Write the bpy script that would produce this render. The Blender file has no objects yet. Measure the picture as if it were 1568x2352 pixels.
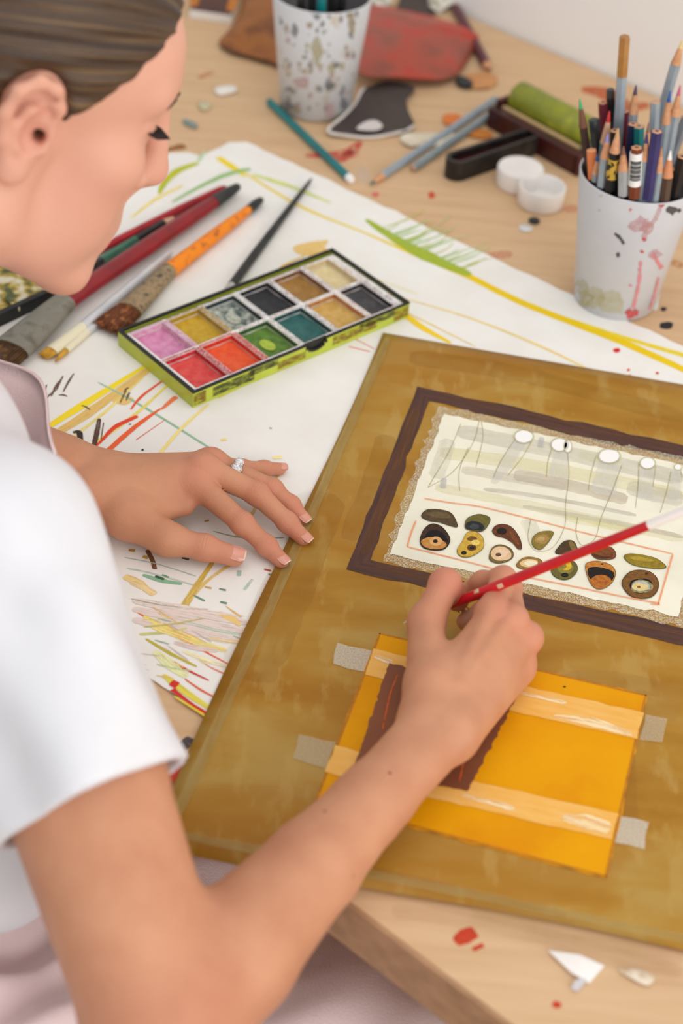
import bpy, bmesh, math, random
import numpy as np
from mathutils import Vector, Matrix
random.seed(7); rng = np.random.default_rng(7)
SC = bpy.context.scene
COL = SC.collection
PI = math.pi

# ------------------------------------------------------------------ camera
FPX = 4000.0                      # focal length in pixels of the 1568 x 2352 frame
CAM = np.array([0.0, 0.0, 1.61])
_p, _r = math.radians(40), math.radians(5)
FW = np.array([0, math.cos(_p), -math.sin(_p)])
_rt = np.array([1.0, 0, 0]); _up = np.cross(_rt, FW)
RT = _rt*math.cos(_r) + _up*math.sin(_r)
UP = _up*math.cos(_r) - _rt*math.sin(_r)
cd = bpy.data.cameras.new('camera'); cam = bpy.data.objects.new('camera', cd); COL.objects.link(cam)
cd.sensor_fit = 'VERTICAL'; cd.sensor_height = 36.0; cd.lens = FPX/2352*36
cd.clip_start = .02
mw = Matrix.Identity(4)
for i in range(3):
    mw[i][0] = RT[i]; mw[i][1] = UP[i]; mw[i][2] = -FW[i]; mw[i][3] = CAM[i]
cam.matrix_world = mw
cd.dof.use_dof = True; cd.dof.focus_distance = 1.30; cd.dof.aperture_fstop = 4.0
SC.camera = cam

# ------------------------------------------------------------------ light
wd = bpy.data.worlds.new('world'); SC.world = wd; wd.use_nodes = True
bg = wd.node_tree.nodes['Background']; bg.inputs[0].default_value = (1.0, .99, .98, 1); bg.inputs[1].default_value = .78
def area(name, loc, target, size, power, col=(1, 1, 1)):
    l = bpy.data.lights.new(name, 'AREA'); l.shape = 'RECTANGLE'; l.size, l.size_y = size; l.energy = power; l.color = col
    o = bpy.data.objects.new(name, l); COL.objects.link(o); o.location = loc
    o.rotation_euler = (Vector(target)-Vector(loc)).to_track_quat('-Z', 'Y').to_euler()
    return o
area('window_light', (1.7, -1.4, 1.6), (0, .9, .75), (2.0, 2.0), 50, (1, .98, .955))
area('ceiling_light', (.2, .9, 3.0), (0, 1.0, .75), (2.4, 2.0), 13, (1, .985, .96))
SC.view_settings.view_transform = 'Standard'; SC.view_settings.look = 'None'
SC.view_settings.exposure = 0.0; SC.view_settings.gamma = 1.0; SC.view_settings.use_curve_mapping = False

# ------------------------------------------------------------------ helpers
TZ = 0.75                         # table top height
def V(*a): return np.array(a, float)
def nrm(v): return v/np.linalg.norm(v)
def ray(x, y): return nrm(FW*FPX + RT*(x-784) - UP*(y-1176))
def tp(x, y, h=0.0):
    "point of the scene at height h over the table that the photograph shows at pixel x, y"
    d = ray(x, y); return CAM + d*((TZ+h-CAM[2])/d[2])
def pd(x, y, d): return CAM + ray(x, y)*d
def onray(x, y, Q, L, far=True):
    "joint at limb length L from Q"
    d = ray(x, y); w = CAM-Q; b = w@d; D = b*b-(w@w-L*L)
    s = math.sqrt(D) if D > 0 else 0
    return CAM + d*(-b+(s if far else -s))
def lin(c):
    out = []
    for v in c[:3]:
        v = v/255.0; out.append(v/12.92 if v <= .04045 else ((v+.055)/1.055)**2.4)
    return (*out, 1.0)

MATS = {}
def mat(name, c, c2=None, scale=40, rough=.55, bump=0, bscale=200, stretch=(1, 1, 1), c3=None, spec=.35, metal=0, trans=0, sss=0, coat=0, lo=.35, hi=.65, detail=4, rot=0, alpha=1):
    "procedural material: one to three colours mixed by noise, noise bump"
    if name in MATS: return MATS[name]
    m = bpy.data.materials.new(name); MATS[name] = m; m.use_nodes = True
    nt = m.node_tree; N = nt.nodes; Lk = nt.links; b = N['Principled BSDF']
    b.inputs['Roughness'].default_value = rough; b.inputs['Metallic'].default_value = metal
    b.inputs['Specular IOR Level'].default_value = spec
    b.inputs['Transmission Weight'].default_value = trans
    b.inputs['Coat Weight'].default_value = coat
    b.inputs['Alpha'].default_value = alpha
    if sss:
        b.inputs['Subsurface Weight'].default_value = sss
        b.inputs['Subsurface Radius'].default_value = (1, .35, .2); b.inputs['Subsurface Scale'].default_value = .006
    b.inputs['Base Color'].default_value = lin(c)
    tc = N.new('ShaderNodeTexCoord'); mp = N.new('ShaderNodeMapping'); mp.inputs['Scale'].default_value = stretch
    mp.inputs['Rotation'].default_value = (0, 0, rot)
    Lk.new(tc.outputs['Object'], mp.inputs[0])
    if c2 is not None:
        n = N.new('ShaderNodeTexNoise'); n.inputs['Scale'].default_value = scale; n.inputs['Detail'].default_value = detail
        Lk.new(mp.outputs[0], n.inputs['Vector'])
        r = N.new('ShaderNodeValToRGB'); e = r.color_ramp.elements
        e[0].position = lo; e[0].color = lin(c); e[1].position = hi; e[1].color = lin(c2)
        if c3 is not None:
            k = e.new((lo+hi)/2); k.color = lin(c3)
        Lk.new(n.outputs['Fac'], r.inputs[0]); Lk.new(r.outputs[0], b.inputs['Base Color'])
    if bump:
        n2 = N.new('ShaderNodeTexNoise'); n2.inputs['Scale'].default_value = bscale; n2.inputs['Detail'].default_value = 3
        Lk.new(mp.outputs[0], n2.inputs['Vector'])
        bp = N.new('ShaderNodeBump'); bp.inputs['Strength'].default_value = bump; bp.inputs['Distance'].default_value = .001
        Lk.new(n2.outputs['Fac'], bp.inputs['Height']); Lk.new(bp.outputs[0], b.inputs['Normal'])
    return m
def paint(name, c, c2=None, dry=0.0, alpha=1.0, su=60, sv=700, rough=.6, objspace=False, soft=.07):
    "flat paint: uv runs along / across the stroke; dry = how broken the stroke is"
    if name in MATS: return MATS[name]
    m = bpy.data.materials.new(name); MATS[name] = m; m.use_nodes = True
    nt = m.node_tree; N = nt.nodes; Lk = nt.links; b = N['Principled BSDF']
    b.inputs['Roughness'].default_value = rough; b.inputs['Specular IOR Level'].default_value = .25
    tc = N.new('ShaderNodeTexCoord'); mp = N.new('ShaderNodeMapping'); mp.inputs['Scale'].default_value = (su, sv, su)
    Lk.new(tc.outputs['Object' if objspace else 'UV'], mp.inputs[0])
    n = N.new('ShaderNodeTexNoise'); n.inputs['Scale'].default_value = 1; n.inputs['Detail'].default_value = 5; n.inputs['Roughness'].default_value = .65
    Lk.new(mp.outputs[0], n.inputs['Vector'])
    r = N.new('ShaderNodeValToRGB'); e = r.color_ramp.elements
    e[0].position = .35; e[0].color = lin(c); e[1].position = .65; e[1].color = lin(c2 or c)
    Lk.new(n.outputs['Fac'], r.inputs[0]); Lk.new(r.outputs[0], b.inputs['Base Color'])
    if dry > 0 or alpha < 1:
        mr = N.new('ShaderNodeMapRange'); t = .28+.4*dry
        mr.inputs['From Min'].default_value = t-soft; mr.inputs['From Max'].default_value = t+soft
        mr.inputs['To Min'].default_value = 0 if dry > 0 else alpha; mr.inputs['To Max'].default_value = alpha
        n3 = N.new('ShaderNodeTexNoise'); n3.inputs['Scale'].default_value = 1.3; n3.inputs['Detail'].default_value = 6; n3.inputs['Roughness'].default_value = .7
        Lk.new(mp.outputs[0], n3.inputs['Vector'])
        Lk.new(n3.outputs['Fac'], mr.inputs['Value']); Lk.new(mr.outputs[0], b.inputs['Alpha'])
    return m

COUNT = {}
def new(name, verts, faces, m=None, parent=None, smooth=True, uv=None, sharp=None):
    me = bpy.data.meshes.new(name); me.from_pydata([tuple(map(float, v)) for v in verts], [], [tuple(f) for f in faces]); me.update()
    if smooth: me.shade_smooth()
    if sharp: me.set_sharp_from_angle(angle=math.radians(sharp))
    if uv is not None:
        ul = me.uv_layers.new(name='UVMap')
        li = np.zeros(len(me.loops), np.int32); me.loops.foreach_get('vertex_index', li)
        ul.data.foreach_set('uv', np.asarray(uv, np.float32)[li].ravel())
    o = bpy.data.objects.new(name, me); COL.objects.link(o)
    if m: me.materials.append(m)
    if parent is not None: o.parent = parent; o.matrix_parent_inverse = Matrix.Translation(-Vector(parent.location))
    return o
def tag(o, label=None, cat=None, group=None, kind=None):
    if label: o['label'] = label
    if cat: o['category'] = cat
    if group: o['group'] = group
    if kind: o['kind'] = kind
    return o
def thing(name, label, cat, loc, group=None):
    o = bpy.data.objects.new(name, None); COL.objects.link(o); o.location = tuple(map(float, loc)); o.empty_display_size = .02
    return tag(o, label, cat, group)
class MB:
    "collects shapes for ONE mesh object"
    def __init__(s): s.v = []; s.f = []; s.uv = []
    def add(s, v, f, uv=None):
        k = len(s.v); s.v += list(v); s.f += [tuple(i+k for i in q) for q in f]
        s.uv += list(uv) if uv is not None else [(0, 0)]*len(v)
        return s
    def build(s, name, m, parent=None, smooth=True, sharp=None): return new(name, s.v, s.f, m, parent, smooth, s.uv, sharp)
def frame_of(d):
    d = nrm(d); a = V(0, 0, 1) if abs(d[2]) < .9 else V(1, 0, 0)
    x = nrm(np.cross(a, d)); return x, np.cross(d, x), d
def tube(pts, rad, n=12, cap=True, flat=1.0, side=None, rot=0, rough=0):
    "tube through pts with radii rad; flat squashes the section along its second axis"
    pts = [np.asarray(p, float) for p in pts]; m = len(pts); v = []; f = []; uv = []; L = 0
    rad = list(rad) if hasattr(rad, '__len__') else [rad]*m
    fl = list(flat) if hasattr(flat, '__len__') else [flat]*m
    d0 = pts[-1]-pts[0]; X, Y, _ = frame_of(d0)
    if side is not None:
        X = nrm(np.asarray(side)-nrm(d0)*(np.asarray(side)@nrm(d0))); Y = np.cross(nrm(d0), X)
    for i, p in enumerate(pts):
        if i: L += np.linalg.norm(p-pts[i-1])
        d = nrm(pts[min(i+1, m-1)]-pts[max(i-1, 0)]); x = nrm(X-d*(X@d)); y = np.cross(d, x)
        for k in range(n):
            a = 2*PI*k/n+rot; v.append(p+x*math.cos(a)*rad[i]+y*math.sin(a)*rad[i]*fl[i]); uv.append((L, k/n*.02))
    for i in range(m-1):
        for k in range(n): f.append((i*n+k, i*n+(k+1) % n, (i+1)*n+(k+1) % n, (i+1)*n+k))
    if cap: f.append(tuple(range(n-1, -1, -1))); f.append(tuple((m-1)*n+k for k in range(n)))
    return v, f, uv
def lathe(c, prof, n=48, axis=None):
    "profile of (radius, height) round a vertical axis at c; both ends closed when radius 0"
    c = np.asarray(c, float); v = []; f = []
    X, Y, Z = (V(1, 0, 0), V(0, 1, 0), V(0, 0, 1)) if axis is None else frame_of(axis)
    for r, h in prof:
        for k in range(n):
            a = 2*PI*k/n; v.append(c+X*math.cos(a)*r+Y*math.sin(a)*r+Z*h)
    for i in range(len(prof)-1):
        for k in range(n): f.append((i*n+k, i*n+(k+1) % n, (i+1)*n+(k+1) % n, (i+1)*n+k))
    return v, f
def prism(poly, z0, z1, bev=0):
    "vertical prism over a world-space polygon; bev rounds the top rim"
    P = [np.asarray(p, float)[:2] for p in poly]; n = len(P); c = sum(P)/n
    A = sum(P[i][0]*P[(i+1) % n][1]-P[(i+1) % n][0]*P[i][1] for i in range(n))
    if A < 0: P = P[::-1]
    v = []; f = []
    lev = [(0, z0), (0, z1)] if not bev else [(0, z0), (0, z1-bev), (bev*.3, z1-bev*.3), (bev, z1)]
    for ins, z in lev:
        for i in range(n):
            a, b, d = P[i-1], P[i], P[(i+1) % n]
            e1 = (b-a)/(np.linalg.norm(b-a)+1e-12); e2 = (d-b)/(np.linalg.norm(d-b)+1e-12)
            nn = V(-e1[1]-e2[1], e1[0]+e2[0]); nn = nn/(np.linalg.norm(nn)+1e-12)
            q = b+nn*ins; v.append(V(q[0], q[1], z))
    for j in range(len(lev)-1):
        for i in range(n): f.append((j*n+i, j*n+(i+1) % n, (j+1)*n+(i+1) % n, (j+1)*n+i))
    f.append(tuple(range(n-1, -1, -1))); f.append(tuple((len(lev)-1)*n+i for i in range(n)))
    return v, f
def obox(o, ex, ey, ez):
    "box from corner o along three edge vectors"
    o, ex, ey, ez = [np.asarray(a, float) for a in (o, ex, ey, ez)]
    v = [o, o+ex, o+ex+ey, o+ey]; v += [p+ez for p in v]
    f = [(0, 3, 2, 1), (4, 5, 6, 7), (0, 1, 5, 4), (1, 2, 6, 5), (2, 3, 7, 6), (3, 0, 4, 7)]
    if np.cross(ex, ey)@ez < 0: f = [q[::-1] for q in f]
    return v, f
def ring_prism(outer, inner, z0, z1):
    "wall between two outlines with the same number of points"
    n = len(outer); v = [V(p[0], p[1], z) for P, z in ((outer, z0), (outer, z1), (inner, z1), (inner, z0)) for p in P]; f = []
    for j in range(4):
        for i in range(n): f.append((j*n+i, j*n+(i+1) % n, ((j+1) % 4)*n+(i+1) % n, ((j+1) % 4)*n+i))
    return v, f
def smooth_poly(P, n=4):
    "closed Catmull-Rom through P"
    P = [np.asarray(p, float) for p in P]; m = len(P); out = []
    for i in range(m):
        a, b, c, d = P[i-1], P[i], P[(i+1) % m], P[(i+2) % m]
        for k in range(n):
            t = k/n; out.append(.5*(2*b+(c-a)*t+(2*a-5*b+4*c-d)*t*t+(3*b-a-3*c+d)*t**3))
    return out
def smooth_line(P, n=6):
    P = [np.asarray(p, float) for p in P]; m = len(P); out = []
    for i in range(m-1):
        a, b, c, d = P[max(i-1, 0)], P[i], P[i+1], P[min(i+2, m-1)]
        for k in range(n):
            t = k/n; out.append(.5*(2*b+(c-a)*t+(2*a-5*b+4*c-d)*t*t+(3*b-a-3*c+d)*t**3))
    out.append(P[-1]); return out
def rough_edge(P, amp, step):
    "subdivide a closed outline and jitter it (deckled or torn paper)"
    out = []
    for i in range(len(P)):
        a, b = np.asarray(P[i], float), np.asarray(P[(i+1) % len(P)], float); L = np.linalg.norm(b-a); k = max(1, int(L/step))
        nn = nrm(np.cross(b-a, V(0, 0, 1))) if L > 1e-9 else V(0, 0, 0)
        for j in range(k): out.append(a+(b-a)*j/k+nn*rng.normal(0, amp)*(j > 0))
    return out
def ribbon(pts, w, z, seed=0):
    "flat stroke on a horizontal surface, widths may vary along it; 4 verts across"
    pts = smooth_line([V(p[0], p[1], 0) for p in pts], 8); m = len(pts)
    ws = np.interp(np.linspace(0, 1, m), np.linspace(0, 1, len(w)), w) if hasattr(w, '__len__') else np.full(m, w)
    v = []; f = []; uv = []; L = seed*3.7
    for i, p in enumerate(pts):
        if i: L += np.linalg.norm(p-pts[i-1])
        d = pts[min(i+1, m-1)]-pts[max(i-1, 0)]; d = d/(np.linalg.norm(d)+1e-12); s = V(-d[1], d[0], 0)
        e = .55 if i in (0, m-1) else 1
        for k in (-.5, .5):
            q = p+s*k*ws[i]*e*(1+rng.normal(0, .05)); v.append(V(q[0], q[1], z)); uv.append((L, k*ws[i]+seed*.13))
    for i in range(m-1): f.append((2*i, 2*i+1, 2*i+3, 2*i+2)[::-1])
    return v, f, uv
def flat(P, z):
    "flat horizontal polygon, upward"
    P = [np.asarray(p, float) for p in P]; n = len(P)
    A = sum(P[i][0]*P[(i+1) % n][1]-P[(i+1) % n][0]*P[i][1] for i in range(n))
    if A < 0: P = P[::-1]
    c = sum(P)/n
    return [V(p[0], p[1], z) for p in P], [tuple(range(n))], [(p[0]-c[0], p[1]-c[1]) for p in P]
# ------------------------------------------------------------------ the room and the table
E1 = nrm(V(.787, -.617, 0)); EN = V(.617, .787, 0)          # along the table's front edge / into the table
E0 = tp(815, 2090); E0[2] = TZ
WB = V(.2, 1.865, 0)                                        # a point on the foot of the wall line
depth = (WB-E0)@EN
m_wall = mat('wall paint', (240, 238, 236), (236, 234, 232), scale=3, rough=.9, bump=.1, bscale=90)
o = MB().add(*obox(V(WB[0], WB[1], 0)-E1*4.0+EN*.004, E1*7.5, EN*.1, V(0, 0, 2.7))).build('wall_back', m_wall, smooth=False); tag(o, kind='structure')
m_floor = mat('floor boards', (150, 128, 104), (128, 106, 84), scale=5, stretch=(1, 14, 1), rough=.6)
c0 = V(WB[0], WB[1], -.02)-E1*4.0-EN*4.0
o = MB().add(*obox(c0, E1*7.5, EN*4.0, V(0, 0, .02))).build('floor', m_floor, smooth=False); tag(o, kind='structure')

def wood_mat(name, ca, cb, cc, rot):
    m = mat(name, ca, cb, scale=2.2, stretch=(4, 46, 46), rot=rot, rough=.5, c3=cc, lo=.32, hi=.7, detail=6, bump=.12, bscale=5, spec=.3)
    nt = m.node_tree; N = nt.nodes; Lk = nt.links; b = N['Principled BSDF']
    ramp = [n for n in N if n.type == 'VALTORGB'][0]
    # thin smudges of old pink, red and umber paint over the wood
    tc = [n for n in N if n.type == 'TEX_COORD'][0]
    n2 = N.new('ShaderNodeTexNoise'); n2.inputs['Scale'].default_value = 9; n2.inputs['Detail'].default_value = 5; Lk.new(tc.outputs['Object'], n2.inputs['Vector'])
    mr = N.new('ShaderNodeMapRange'); mr.inputs['From Min'].default_value = .6; mr.inputs['From Max'].default_value = .8; mr.inputs['To Max'].default_value = .32
    Lk.new(n2.outputs['Fac'], mr.inputs['Value'])
    mx = N.new('ShaderNodeMix'); mx.data_type = 'RGBA'; mx.inputs['B'].default_value = lin((196, 140, 116))
    Lk.new(mr.outputs[0], mx.inputs['Factor']); Lk.new(ramp.outputs[0], mx.inputs['A']); Lk.new(mx.outputs['Result'], b.inputs['Base Color'])
    return m
ang = math.atan2(E1[1], E1[0])
m_wood = wood_mat('oak veneer', (214, 180, 141), (202, 166, 126), (209, 174, 135), -ang)
m_edge = mat('oak edge band', (176, 136, 102), (158, 120, 88), scale=2, stretch=(4, 50, 50), rot=-ang, rough=.5)
table = thing('desk', 'pale oak veneer desk spattered with paint along the white wall', 'desk', (E0+E1*.1+EN*.5)*V(1, 1, 0))
TA, TB = -1.15, 1.35
MB().add(*prism([E0+E1*TA+EN*.003, E0+E1*TB+EN*.003, E0+E1*TB+EN*depth, E0+E1*TA+EN*depth], TZ-.04, TZ, .0012)).build('tabletop', m_wood, table, smooth=False)
MB().add(*obox(E0+E1*TA-V(0, 0, .0398), E1*(TB-TA), EN*.003, V(0, 0, .0388))).build('edge_band', m_edge, table, smooth=False)
for a in (TA+.08, TB-.08):
    for d in (.08, depth-.08):
        q = E0+E1*a+EN*d
        MB().add(*obox(V(q[0], q[1], 0)-E1*.025-EN*.025, E1*.05, EN*.05, V(0, 0, TZ-.04))).build('leg', m_wood, table, smooth=False)
def stain(pts, w, col, name, dry=.35, h=.0002, c2=None, alpha=1):
    m = paint('table stain '+name, col, c2, dry=dry, su=90, sv=260, alpha=alpha)
    v, f, uv = ribbon([tp(*p) for p in pts], w, TZ+h, seed=len(bpy.data.objects)*.1)
    return MB().add(v, f, uv).build('paint_stain', m, table)
def blot(pts, col, name, h=.0002, dry=0, c2=None, alpha=1, parent=None, nm='paint_stain', z=None):
    m = paint('blot '+name, col, c2, dry=dry, alpha=alpha, su=220, sv=220)
    v, f, uv = flat(smooth_poly([tp(*p) for p in pts], 4), (TZ+h) if z is None else z)
    return MB().add(v, f, uv).build(nm, m, parent or table)
def disc_px(x, y, rx, ry, n=10, jit=.12):
    return [(x+rx*math.cos(2*PI*i/n)*(1+rng.normal(0, jit)), y+ry*math.sin(2*PI*i/n)*(1+rng.normal(0, jit))) for i in range(n)]
RED = (196, 62, 34)
stain([(1045, 2165), (1070, 2150), (1092, 2140)], [.006, .011, .008], RED, 'red', .25)
stain([(1085, 2182), (1110, 2170)], .003, RED, 'red')
blot(disc_px(1278, 2308, 11, 8), RED, 'red')
stain([(372, 1760), (400, 1778), (412, 1800)], [.012, .018, .01], RED, 'red')
stain([(418, 1700), (440, 1712)], [.009, .012], (80, 70, 74), 'grey', .3)
stain([(700, 358), (790, 352), (830, 325)], [.008, .014, .006], (205, 70, 62), 'rose', .5)
stain([(770, 372), (820, 348)], [.01, .012], (205, 70, 62), 'rose', .55)
stain([(1335, 205), (1390, 215), (1440, 245), (1490, 240)], [.012, .03, .02, .012], (196, 100, 62), 'rust', .4)
stain([(1400, 235), (1440, 260)], [.02, .01], (190, 90, 60), 'rust', .45)
stain([(455, 180), (490, 165)], .008, (206, 128, 80), 'peach', .55)
stain([(380, 345), (425, 335)], [.006, .012], (150, 98, 50), 'umber', .3)
stain([(430, 280), (448, 293)], .006, (98, 122, 118), 'teal', .3)
blot(disc_px(991, 448, 8, 8), (200, 82, 56), 'red2')
blot(disc_px(862, 447, 9, 6), (214, 110, 98), 'rose2', dry=.3)
blot(disc_px(833, 402, 14, 22), (226, 208, 186), 'pale', dry=.35, alpha=.5)
blot(disc_px(1310, 480, 20, 8), (214, 150, 120), 'peach2', dry=.5)
blot(disc_px(1150, 585, 30, 10), (206, 160, 130), 'peach2', dry=.5)
blot(disc_px(1500, 690, 14, 22), (226, 222, 216), 'white spill', dry=.15)
blot(disc_px(1523, 710, 7, 5), (40, 36, 38), 'black')
blot(disc_px(1530, 748, 17, 9), (40, 36, 38), 'black')
stain([(640, 240), (690, 262)], .01, (150, 120, 92), 'umber2', .5)
stain([(1540, 600), (1568, 612)], [.008, .012], (200, 130, 90), 'peach', .5)

# ------------------------------------------------------------------ the drawing paper and its strokes
A = tp(545, 320); PE = nrm(V(.80943, -.58721, 0)); PN = V(-.58721, -.80943, 0)
m_paper = mat('cotton paper', (238, 236, 231), (233, 230, 224), scale=25, rough=.85, bump=.15, bscale=500)
m_paper2 = mat('cotton paper underneath', (234, 231, 226), rough=.85, bump=.15, bscale=500)
def paper_outline(a, w, l, amp):
    P = [a+PE*.012, a+PE*w, a+PE*w+PN*l, a+PN*l, a+PN*.014]
    return rough_edge(P, amp, .012)
B = tp(412, 342)
under = MB().add(*prism(paper_outline(B, .35, .30, .0012), TZ+.0003, TZ+.0009)).build('drawing_paper', m_paper2, smooth=False)
tag(under, 'lower white paper sheet whose corner shows beside the face, streaked yellow', 'paper')
PZ = TZ+.0018
sheet = thing('drawing_paper', 'large white drawing paper with deckled edge and yellow and red brush strokes', 'paper', A)
MB().add(*prism(paper_outline(A, .66, .612, .0009), TZ+.0010, PZ)).build('sheet', m_paper, sheet, smooth=False)
_ns = [0]
def stroke(pts, w, col, dry=.25, c2=None, alpha=1.0, parent=None, key=None, nm='brush_stroke'):
    "w in photograph pixels; about 3000 px to the metre here"
    _ns[0] += 1
    k = key or 'stroke %d %d %d %.2f %.2f' % (*col, dry, alpha)
    m = paint(k, col, c2, dry=dry, alpha=alpha, su=40, sv=900)
    w = [a/3000 for a in w] if hasattr(w, '__len__') else w/3000
    v, f, uv = ribbon([tp(*p) for p in pts], w, PZ+.00012+.0000025*_ns[0], seed=_ns[0])
    return MB().add(v, f, uv).build(nm, m, parent or sheet)
YEL = (236, 206, 20); OCH = (226, 186, 104); OLV = (176, 186, 40); GRN = (130, 172, 110); LGR = (196, 216, 160)
ORG = (236, 92, 34); DBR = (74, 50, 38); PIN = (226, 208, 200); LYE = (244, 224, 120)
stroke([(560, 400), (690, 478), (840, 540), (960, 592), (1075, 640)], [9, 12, 9, 16, 20], (238, 212, 60), .15, (230, 200, 40))
stroke([(1060, 630), (1200, 700), (1400, 778), (1590, 862)], [24, 28, 30, 26], (238, 208, 22), .08, (228, 190, 10))
stroke([(1330, 745), (1450, 785), (1590, 826)], [12, 18, 22], (240, 214, 40), .35)
stroke([(840, 508), (900, 548), (980, 592), (1080, 636)], [14, 34, 52, 24], OLV, .2, (150, 176, 60))
for i in range(26):
    t = rng.random(); x = 860+t*220; y = 528+t*105; L = 25+85*rng.random()
    stroke([(x, y), (x+L*.6, y-L*.22), (x+L*1.05, y-L*(.3+.3*rng.random()))], [rng.uniform(4, 12), rng.uniform(3, 8), 2], (168, 204, 120) if i % 3 else (186, 196, 80), .5)
stroke([(930, 690), (1080, 735), (1230, 795), (1345, 850)], [5, 9, 11, 8], (240, 214, 140), .3)
stroke([(920, 715), (970, 740), (1090, 800)], [6, 8, 6], (240, 214, 150), .4)
stroke([(930, 728), (975, 760), (1035, 792)], [22, 22, 10], (240, 206, 40), .15)
stroke([(800, 800), (850, 812)], [4, 4], (240, 130, 100), .3)
stroke([(810, 780), (860, 806)], [4, 3], (240, 130, 100), .3)
stroke([(500, 365), (540, 392), (562, 408)], [24, 24, 14], (236, 212, 40), .1)
stroke([(575, 392), (520, 405), (460, 432), (395, 468)], [18, 20, 14, 8], (150, 190, 120), .2)
stroke([(580, 405), (660, 430), (760, 470)], [16, 22, 8], (216, 224, 130), .4)
stroke([(455, 378), (410, 395), (380, 420), (365, 450)], [16, 26, 24, 8], (216, 204, 30), .12, (150, 176, 50), parent=sheet)
stroke([(420, 430), (360, 460), (300, 505)], [9, 12, 6], (242, 220, 110), .3)
stroke([(470, 350), (455, 375)], [10, 12], (190, 215, 170), .4)
stroke([(850, 640), (960, 680)], [3, 3], LYE, .4)
o = blot([(672, 572), (700, 562), (752, 556), (745, 572), (760, 584), (720, 592), (685, 588)], OCH, 'ochre', parent=sheet, nm='brush_stroke', z=PZ+.0002, c2=(234, 204, 140))
stroke([(700, 592), (650, 615), (640, 630)], [8, 10, 4], OCH, .35)
for x, y, r in ((1415, 809, 8), (1442, 854, 4), (1508, 861, 4), (1445, 866, 2.5)):
    blot(disc_px(x, y, r, r*.7), (214, 48, 36), 'red dot', parent=sheet, nm='paint_drop', z=PZ+.0002)
# left middle of the sheet
stroke([(78, 1005), (190, 935), (345, 838)], [14, 24, 8], (246, 220, 40), .05)
stroke([(95, 1022), (215, 945), (345, 850)], [18, 28, 18], (228, 190, 110), .2)
stroke([(225, 882), (340, 945), (495, 1042)], [4, 7, 6], (150, 190, 158), .25)
stroke([(330, 870), (230, 960), (150, 1020)], [5, 9, 8], (246, 226, 130), .4)
stroke([(395, 880), (300, 965), (205, 1030)], [6, 10, 8], (246, 224, 110), .4)
stroke([(372, 880), (325, 915), (300, 945)], [6, 8, 5], (232, 90, 50), .2)
stroke([(316, 960), (265, 985), (235, 1015), (215, 1035)], [12, 14, 8, 4], (228, 70, 40), .1)
stroke([(370, 942), (310, 985), (245, 1042)], [5, 14, 14], (236, 100, 50), .1)
stroke([(405, 915), (370, 945)], [16, 8], (240, 130, 80), .3)
stroke([(380, 968), (312, 1015)], [2, 3], (232, 110, 70), .2)
stroke([(480, 932), (420, 985), (365, 1048)], [5, 9, 9], (246, 226, 140), .25)
stroke([(500, 920), (560, 890)], [5, 3], (246, 226, 140), .4)
blot(disc_px(281, 922, 23, 12), (230, 196, 120), 'ochre pale', parent=sheet, nm='brush_stroke', z=PZ+.0002)
for a, b in (((80, 898), (95, 892)), ((95, 920), (108, 888)), ((100, 925), (130, 900)), ((130, 900), (145, 868)), ((135, 912), (155, 915)), ((145, 905), (170, 862)), ((284, 905), (296, 895)), ((276, 930), (290, 902)), ((290, 925), (298, 905)), ((187, 936), (207, 946)), ((118, 915), (135, 880))):
    stroke([a, ((a[0]+b[0])/2, (a[1]+b[1])/2-2), b], [3, 6, 3], (104, 76, 58), .3)
stroke([(168, 998), (182, 998), (184, 1026)], [8, 14, 16], (58, 44, 40), .05)
stroke([(228, 966), (222, 1000), (216, 1030)], [10, 13, 12], (88, 62, 46), .35)
stroke([(238, 975), (232, 1015)], [3, 3], (110, 84, 66), .4)
stroke([(328, 1036), (327, 1040)], [6, 5], (50, 50, 60), 0.0)
stroke([(296, 980), (301, 978)], [4, 4], (70, 60, 60), 0.0)
stroke([(506, 1016), (520, 1013)], [8, 10], (244, 220, 150), .2)
stroke([(618, 987), (624, 989)], [4, 4], (120, 150, 150), .2)
stroke([(625, 1056), (648, 1054)], [10, 12], (246, 232, 160), .25)
stroke([(640, 1095), (610, 1135), (575, 1190), (540, 1240)], [8, 6, 9, 6], (230, 200, 130), .4)
stroke([(470, 1202), (480, 1200)], [6, 6], (190, 140, 70), .15)
stroke([(490, 1225), (560, 1240), (652, 1240)], [3, 3, 4], (140, 165, 145), .3)
stroke([(540, 1205), (600, 1240)], [3, 3], (150, 160, 150), .4)
# below the hand
stroke([(338, 1268), (350, 1292), (356, 1312)], [9, 11, 10], (120, 80, 50), .1)
stroke([(296, 1268), (310, 1270)], [9, 9], (186, 150, 60), .25)
stroke([(328, 1283), (340, 1286)], [9, 10], (190, 154, 70), .3)
stroke([(418, 1286), (434, 1290)], [6, 6], (60, 70, 60), .35)
stroke([(286, 1285), (360, 1300), (450, 1328)], [3, 3, 3], (176, 192, 184), .35)
stroke([(292, 1310), (350, 1322), (450, 1350)], [4, 5, 4], (196, 206, 198), .4)
stroke([(328, 1325), (370, 1338), (418, 1346)], [8, 13, 7], (140, 184, 150), .2)
stroke([(356, 1328), (377, 1336)], [7, 8], (50, 100, 70), .35)
stroke([(372, 1325), (388, 1331)], [5, 5], (100, 150, 110), .35)
stroke([(286, 1328), (320, 1345), (352, 1372)], [18, 22, 10], (236, 206, 140), .25)
stroke([(300, 1340), (360, 1368)], [20, 12], (240, 214, 160), .4)
stroke([(490, 1295), (455, 1345), (425, 1395), (405, 1440)], [8, 13, 18, 8], (226, 190, 90), .35, (206, 170, 60))
stroke([(532, 1300), (480, 1335), (430, 1385)], [9, 8, 12], (232, 200, 110), .45)
stroke([(550, 1315), (548, 1328)], [10, 8], (170, 200, 180), .4)
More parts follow.
